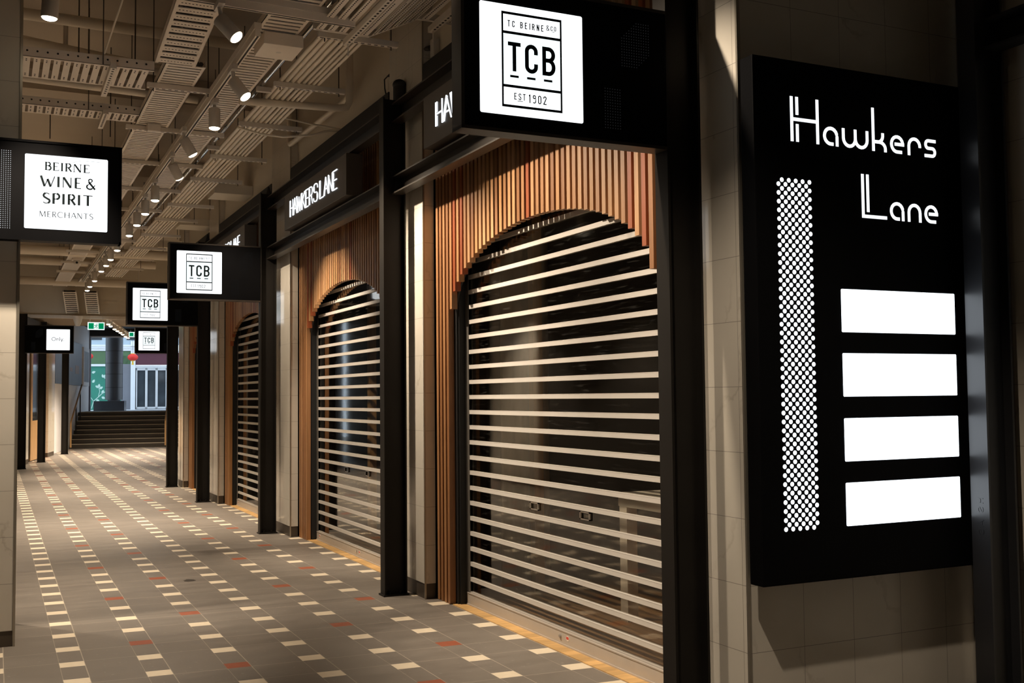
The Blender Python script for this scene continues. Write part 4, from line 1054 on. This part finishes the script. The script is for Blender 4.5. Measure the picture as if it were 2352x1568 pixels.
q = MB(); fbox(q, -2.0, 9.6, -1.2, -.55, 0, 4.05); struct('wall_far_left', q, M['inside'])
# poster wall beside the stairs
q = MB(); fbox(q, 6.6, 15.5, -.9, -.25, 0, 4.05); struct('wall_poster', q, M['whitewall'])
t = thing('poster_board', tuple(FX(10,-.25,1.98)), 'large slate-blue poster panel on the white wall above the handrail', 'poster')
q = MB(); fbox(q, 7.0, 12.95, -.25, -.21, 1.98, 3.36); q.build('sheet', M['poster'], t)
q = MB(); fbox(q, 11.3, 12.2, -.21, -.207, 2.35, 2.62); fbox(q, 10.1, 10.6, -.21, -.207, 2.40, 2.52); q.build('print_block', M['orange'], t)
t = thing('poster_case', tuple(FX(13.1,-.25,2.0)), 'grey framed poster case beside the street opening', 'poster case')
q = MB(); fbox(q, 13.1, 14.7, -.25, -.17, 1.99, 3.29); q.build('frame', M['whitewall'], t)
q = MB(); fbox(q, 13.25, 14.55, -.172, -.166, 2.12, 3.16); q.build('sheet', M['poster2'], t)
# stairs
t = thing('staircase', tuple(FX(10.2,-.2)), 'dark stone staircase with pale step edges leading up to the street', 'stairs')
for i in range(8):
    s0 = 10.2+.31*i; z = .1388*(i+1)
    q = MB(); fbox(q, s0, 15.6 if i == 7 else s0+.325, -.22, 3.4, .0 if i == 0 else z-.16, z); q.build('step', M['stair'], t)
    q = MB(); fbox(q, s0-.004, s0+.03, -.22, 3.4, z-.012, z+.003); q.build('nosing', M['nosing'], t)
o = MB(); 
for i in range(44): p = FX(10.0, -.1+.062*i); o.disc((p.x, p.y, .004), (0,0,1), .022, 8); p = FX(9.93, -.1+.062*i); o.disc((p.x, p.y, .004), (0,0,1), .022, 8)
o = o.build('tactile_strip', M['nosing']); tag(o, 'pale tactile dot strip on the floor at the stair foot', 'tactile strip')
def handrail(t_, label, s0=9.65):
    t = thing('handrail', tuple(FX(s0, t_)), label, 'handrail', 'timber handrails beside the stairs')
    MB().tube([FX(s0,t_,.06), FX(s0,t_,.80), FX(s0+.1,t_,.86), FX(s0+2.6,t_,2.0)], .028, 10).build('rail', M['door_timber'], t)
    for s in (s0+1.2, s0+2.2): MB().tube([FX(s,t_,.3), FX(s,t_,.86+.44*(s-s0))], .018, 8).build('baluster', M['steel'], t)
handrail(-.12, 'timber handrail rising on the left of the stairs'); handrail(2.62, 'timber handrail rising on the right of the stairs', 10.0)
q = MB(); fbox(q, 15.4, 15.6, -.6, 4.2, 3.79, 4.2); struct('wall_entrance_header', q, M['black'])
q = MB(); fbox(q, 15.42, 15.5, -.25, 4.2, 3.74, 3.79); struct('trim_entrance_head', q, M['whitewall'])
q = MB(); fbox(q, 15.3, 15.5, -.26, -.20, 1.11, 3.79); struct('trim_entrance_side', q, M['facade_grey'])

# ---------------------------------------------------------------- the street outside
q = MB(); fbox(q, 15.6, 26, -8, 10, 1.0, 1.10); struct('ground_street', q, M['street'])
t = thing('advertising_column', tuple(FX(16.8, .46, 1.1)), 'tall dark grey advertising column on a square plinth outside', 'column')
q = MB(); fbox(q, 16.35, 17.25, -.20, .86, 1.10, 1.46); q.build('plinth', M['column_dark'], t)
c0 = FX(16.8, .46)
MB().tube([(c0.x,c0.y,1.46),(c0.x,c0.y,1.50)], .22, 24).build('collar', M['facade_grey'], t)
MB().tube([(c0.x,c0.y,1.50),(c0.x,c0.y,5.2)], .31, 32).build('drum', M['column_dark'], t)
q = MB()
for zz in (1.95, 2.45, 2.85, 3.3): q.tube([(c0.x,c0.y,zz),(c0.x,c0.y,zz+.012)], .313, 32)
q.build('joint_band', M['steel'], t)
F0 = 21.0
t = thing('street_building', tuple(FX(F0, 0, 1.1)), 'painted shop building across the street with green mural and bands', 'building')
def fpart(name, t0, t1, z0, z1, mt, s0=F0, d=.3): q = MB(); fbox(q, s0, s0+d, t0, t1, z0, z1); return q.build(name, M[mt], t)
fpart('upper_wall', -6, 8, 3.76, 7.5, 'facade_blue')
for k in range(3): fpart('white_band', -6, 1.0, 3.50+.09*k, 3.57+.09*k, 'facade_white', F0-.05*(k+1), .3)
fpart('green_fascia', -6, .80, 2.96, 3.49, 'green_olive')
fpart('sill_band', -6, -.2, 2.87, 2.96, 'facade_white', F0-.06)
m_ = fpart('mural', -6, .35, 1.1, 2.87, 'mural')
fpart('grey_wall', .35, .74, 1.1, 3.30, 'facade_grey')
fpart('white_pilaster', .72, .90, 1.1, 3.9, 'facade_white', F0-.06)
fpart('maroon_fascia', .90, 6, 2.93, 3.42, 'maroon')
fpart('white_soffit', .90, 6, 3.42, 3.50, 'facade_white', F0-.08)
fpart('shop_glazing', .90, 6, 1.1, 2.86, 'shopglass', F0+.04)
for k in range(5):
    a = .93+.40*k; q = MB()
    for (x0, x1, z0, z1) in ((a,a+.045,1.12,2.80),(a+.355,a+.40,1.12,2.80),(a,a+.40,1.12,1.20),(a,a+.40,2.70,2.80)): fbox(q, F0-.02, F0+.04, x0, x1, z0, z1)
    q.build('door_leaf', M['doorwhite'], t)
fpart('door_head', .90, 6, 2.80, 2.90, 'doorwhite', F0-.04)
# window strips upstairs
for k in range(4): fpart('window', -.95+.75*k, -.40+.75*k, 3.95, 5.0, 'shopglass', F0-.02)
# mural plant
q = MB(); fn = lambda u, v, d: tuple(FX(F0-d, u, v))
def leaf(u, v, a, L=.16, w=.05):
    ca, sa = math.cos(a), math.sin(a); q.prism([(u+ca*x-sa*y, v+sa*x+ca*y) for x, y in ((0,0),(L*.3,w),(L*.7,w*.8),(L,0),(L*.7,-w*.8),(L*.3,-w))], fn, .001, .006)
q.ribbon([(-.78,1.15),(-.70,1.45),(-.52,1.62),(-.38,1.76),(-.22,1.85)], .03, fn, .001, .006); q.ribbon([(-.52,1.62),(-.47,1.85),(-.50,2.0)], .022, fn, .001, .006); q.ribbon([(-.70,1.45),(-.80,1.6)], .02, fn, .001, .006)
for u, v, a in ((-.50,2.0,2.6),(-.50,2.0,1.5),(-.48,1.95,.6),(-.38,1.76,1.2),(-.22,1.85,.5),(-.40,1.62,-.4),(-.60,1.52,-.6),(-.30,2.4,1.2),(-.32,2.4,2.0),(-.30,2.38,.3),(-.75,2.2,1.0),(-.78,2.6,.4)): leaf(u, v, a)
q.build('mural_plant', M['mural_leaf'], t)
def lantern(s, tt, z, r, label):
    p = FX(s, tt, z); L = thing('paper_lantern', tuple(p), label, 'lantern', 'red hanging lanterns in the street')
    q = MB(); n = 24; m = 10; vs = []; fs = []
    for i in range(m+1):
        a = .35+(PI-.7)*i/m
        for j in range(n):
            rr = r*math.sin(a)*(1.0+.03*(j % 2)); vs.append((p.x+rr*math.cos(2*PI*j/n), p.y+rr*math.sin(2*PI*j/n), p.z+r*.72*math.cos(a)))
    for i in range(m):
        for j in range(n): fs.append((i*n+j, (i+1)*n+j, (i+1)*n+(j+1)%n, i*n+(j+1)%n))
    q.add(vs, fs, 0, True); q.build('body', M['red'], L)
    MB().tube([p+Vector((0,0,r*.65)), p+Vector((0,0,r*.78))], r*.4, 16).tube([p-Vector((0,0,r*.78)), p-Vector((0,0,r*.65))], r*.4, 16).build('cap', M['yellow'], L)
    MB().tube([p-Vector((0,0,r*.75)), p-Vector((0,0,r*1.5))], [.02, .05], 8).build('tassel', M['yellow'], L)
    MB().tube([p+Vector((0,0,r*.78)), p+Vector((0,0,1.0))], .006, 5).build('cord', M['cable'], L)
lantern(20.0, .87, 3.20, .20, 'red lantern with yellow tassel hanging before the maroon shop')
lantern(20.0, -.80, 3.24, .18, 'red lantern half hidden at the left edge of the street opening')
# ---------------------------------------------------------------- small fittings on the right wall
t = thing('power_outlet', (2.99, 7.45, 4.05), 'pale power outlet box high on the wall with black plug', 'power outlet')
MB().box(2.94, 2.99, 7.41, 7.49, 4.06, 4.20).build('housing', M['lampwhite'], t, bevel=.006)
MB().tube([(2.945,7.49,4.14),(2.93,7.53,4.145),(2.925,7.57,4.15)], [.022,.018,.008], 10).build('plug', M['cable'], t)
MB().tube([(2.925,7.57,4.15),(2.925,7.61,4.13),(2.93,7.60,4.05),(2.93,7.57,3.98)], .006, 8).build('lead', M['cable'], t)
t = thing('power_plug', (2.94, 8.38, 4.18), 'black plug and looping lead on the wall above the first post', 'plug')
MB().tube([(2.985,8.36,4.185),(2.95,8.42,4.19),(2.94,8.46,4.19)], [.02,.016,.007], 10).build('plug', M['cable'], t)
MB().tube([(2.94,8.46,4.19),(2.935,8.53,4.18),(2.935,8.52,4.10),(2.935,8.47,4.0)], .006, 8).build('lead', M['cable'], t)
t = thing('dome_camera', (2.86, 7.95, 3.94), 'black dome camera sitting on the beam by the second post', 'security camera')
MB().tube([(2.86,7.95,3.80),(2.86,7.95,3.97)], .05, 16).build('mount', M['black'], t); MB().ball((2.86,7.95,3.97), .055, .055, .045).build('dome', M['black'], t)
for i, (y, l) in enumerate(((16.1, 'pointed black fitting on top of the fascia near the fourth post'), (12.2, 'small black fitting with a loop on top of the third post'))):
    o = MB().tube([(2.80,y,3.775),(2.80,y,3.80),(2.80,y,3.92)], [.05,.045,.008], 8).build('fascia_fitting', M['black']); tag(o, l, 'fitting', 'small black fittings on the fascia')
# dark stain on the floor
o = MB(); o.prism([(1.478+.042*math.cos(2*PI*i/16)*(1+.25*math.sin(3*i)), 9.27+.06*math.sin(2*PI*i/16)*(1+.2*math.cos(5*i))) for i in range(16)], lambda u, v, d: (u, v, d), 0.0, .0012)
o = o.build('floor_stain', M['stair']); tag(o, 'small dark brown stain on the floor tiles mid-lane', 'stain')
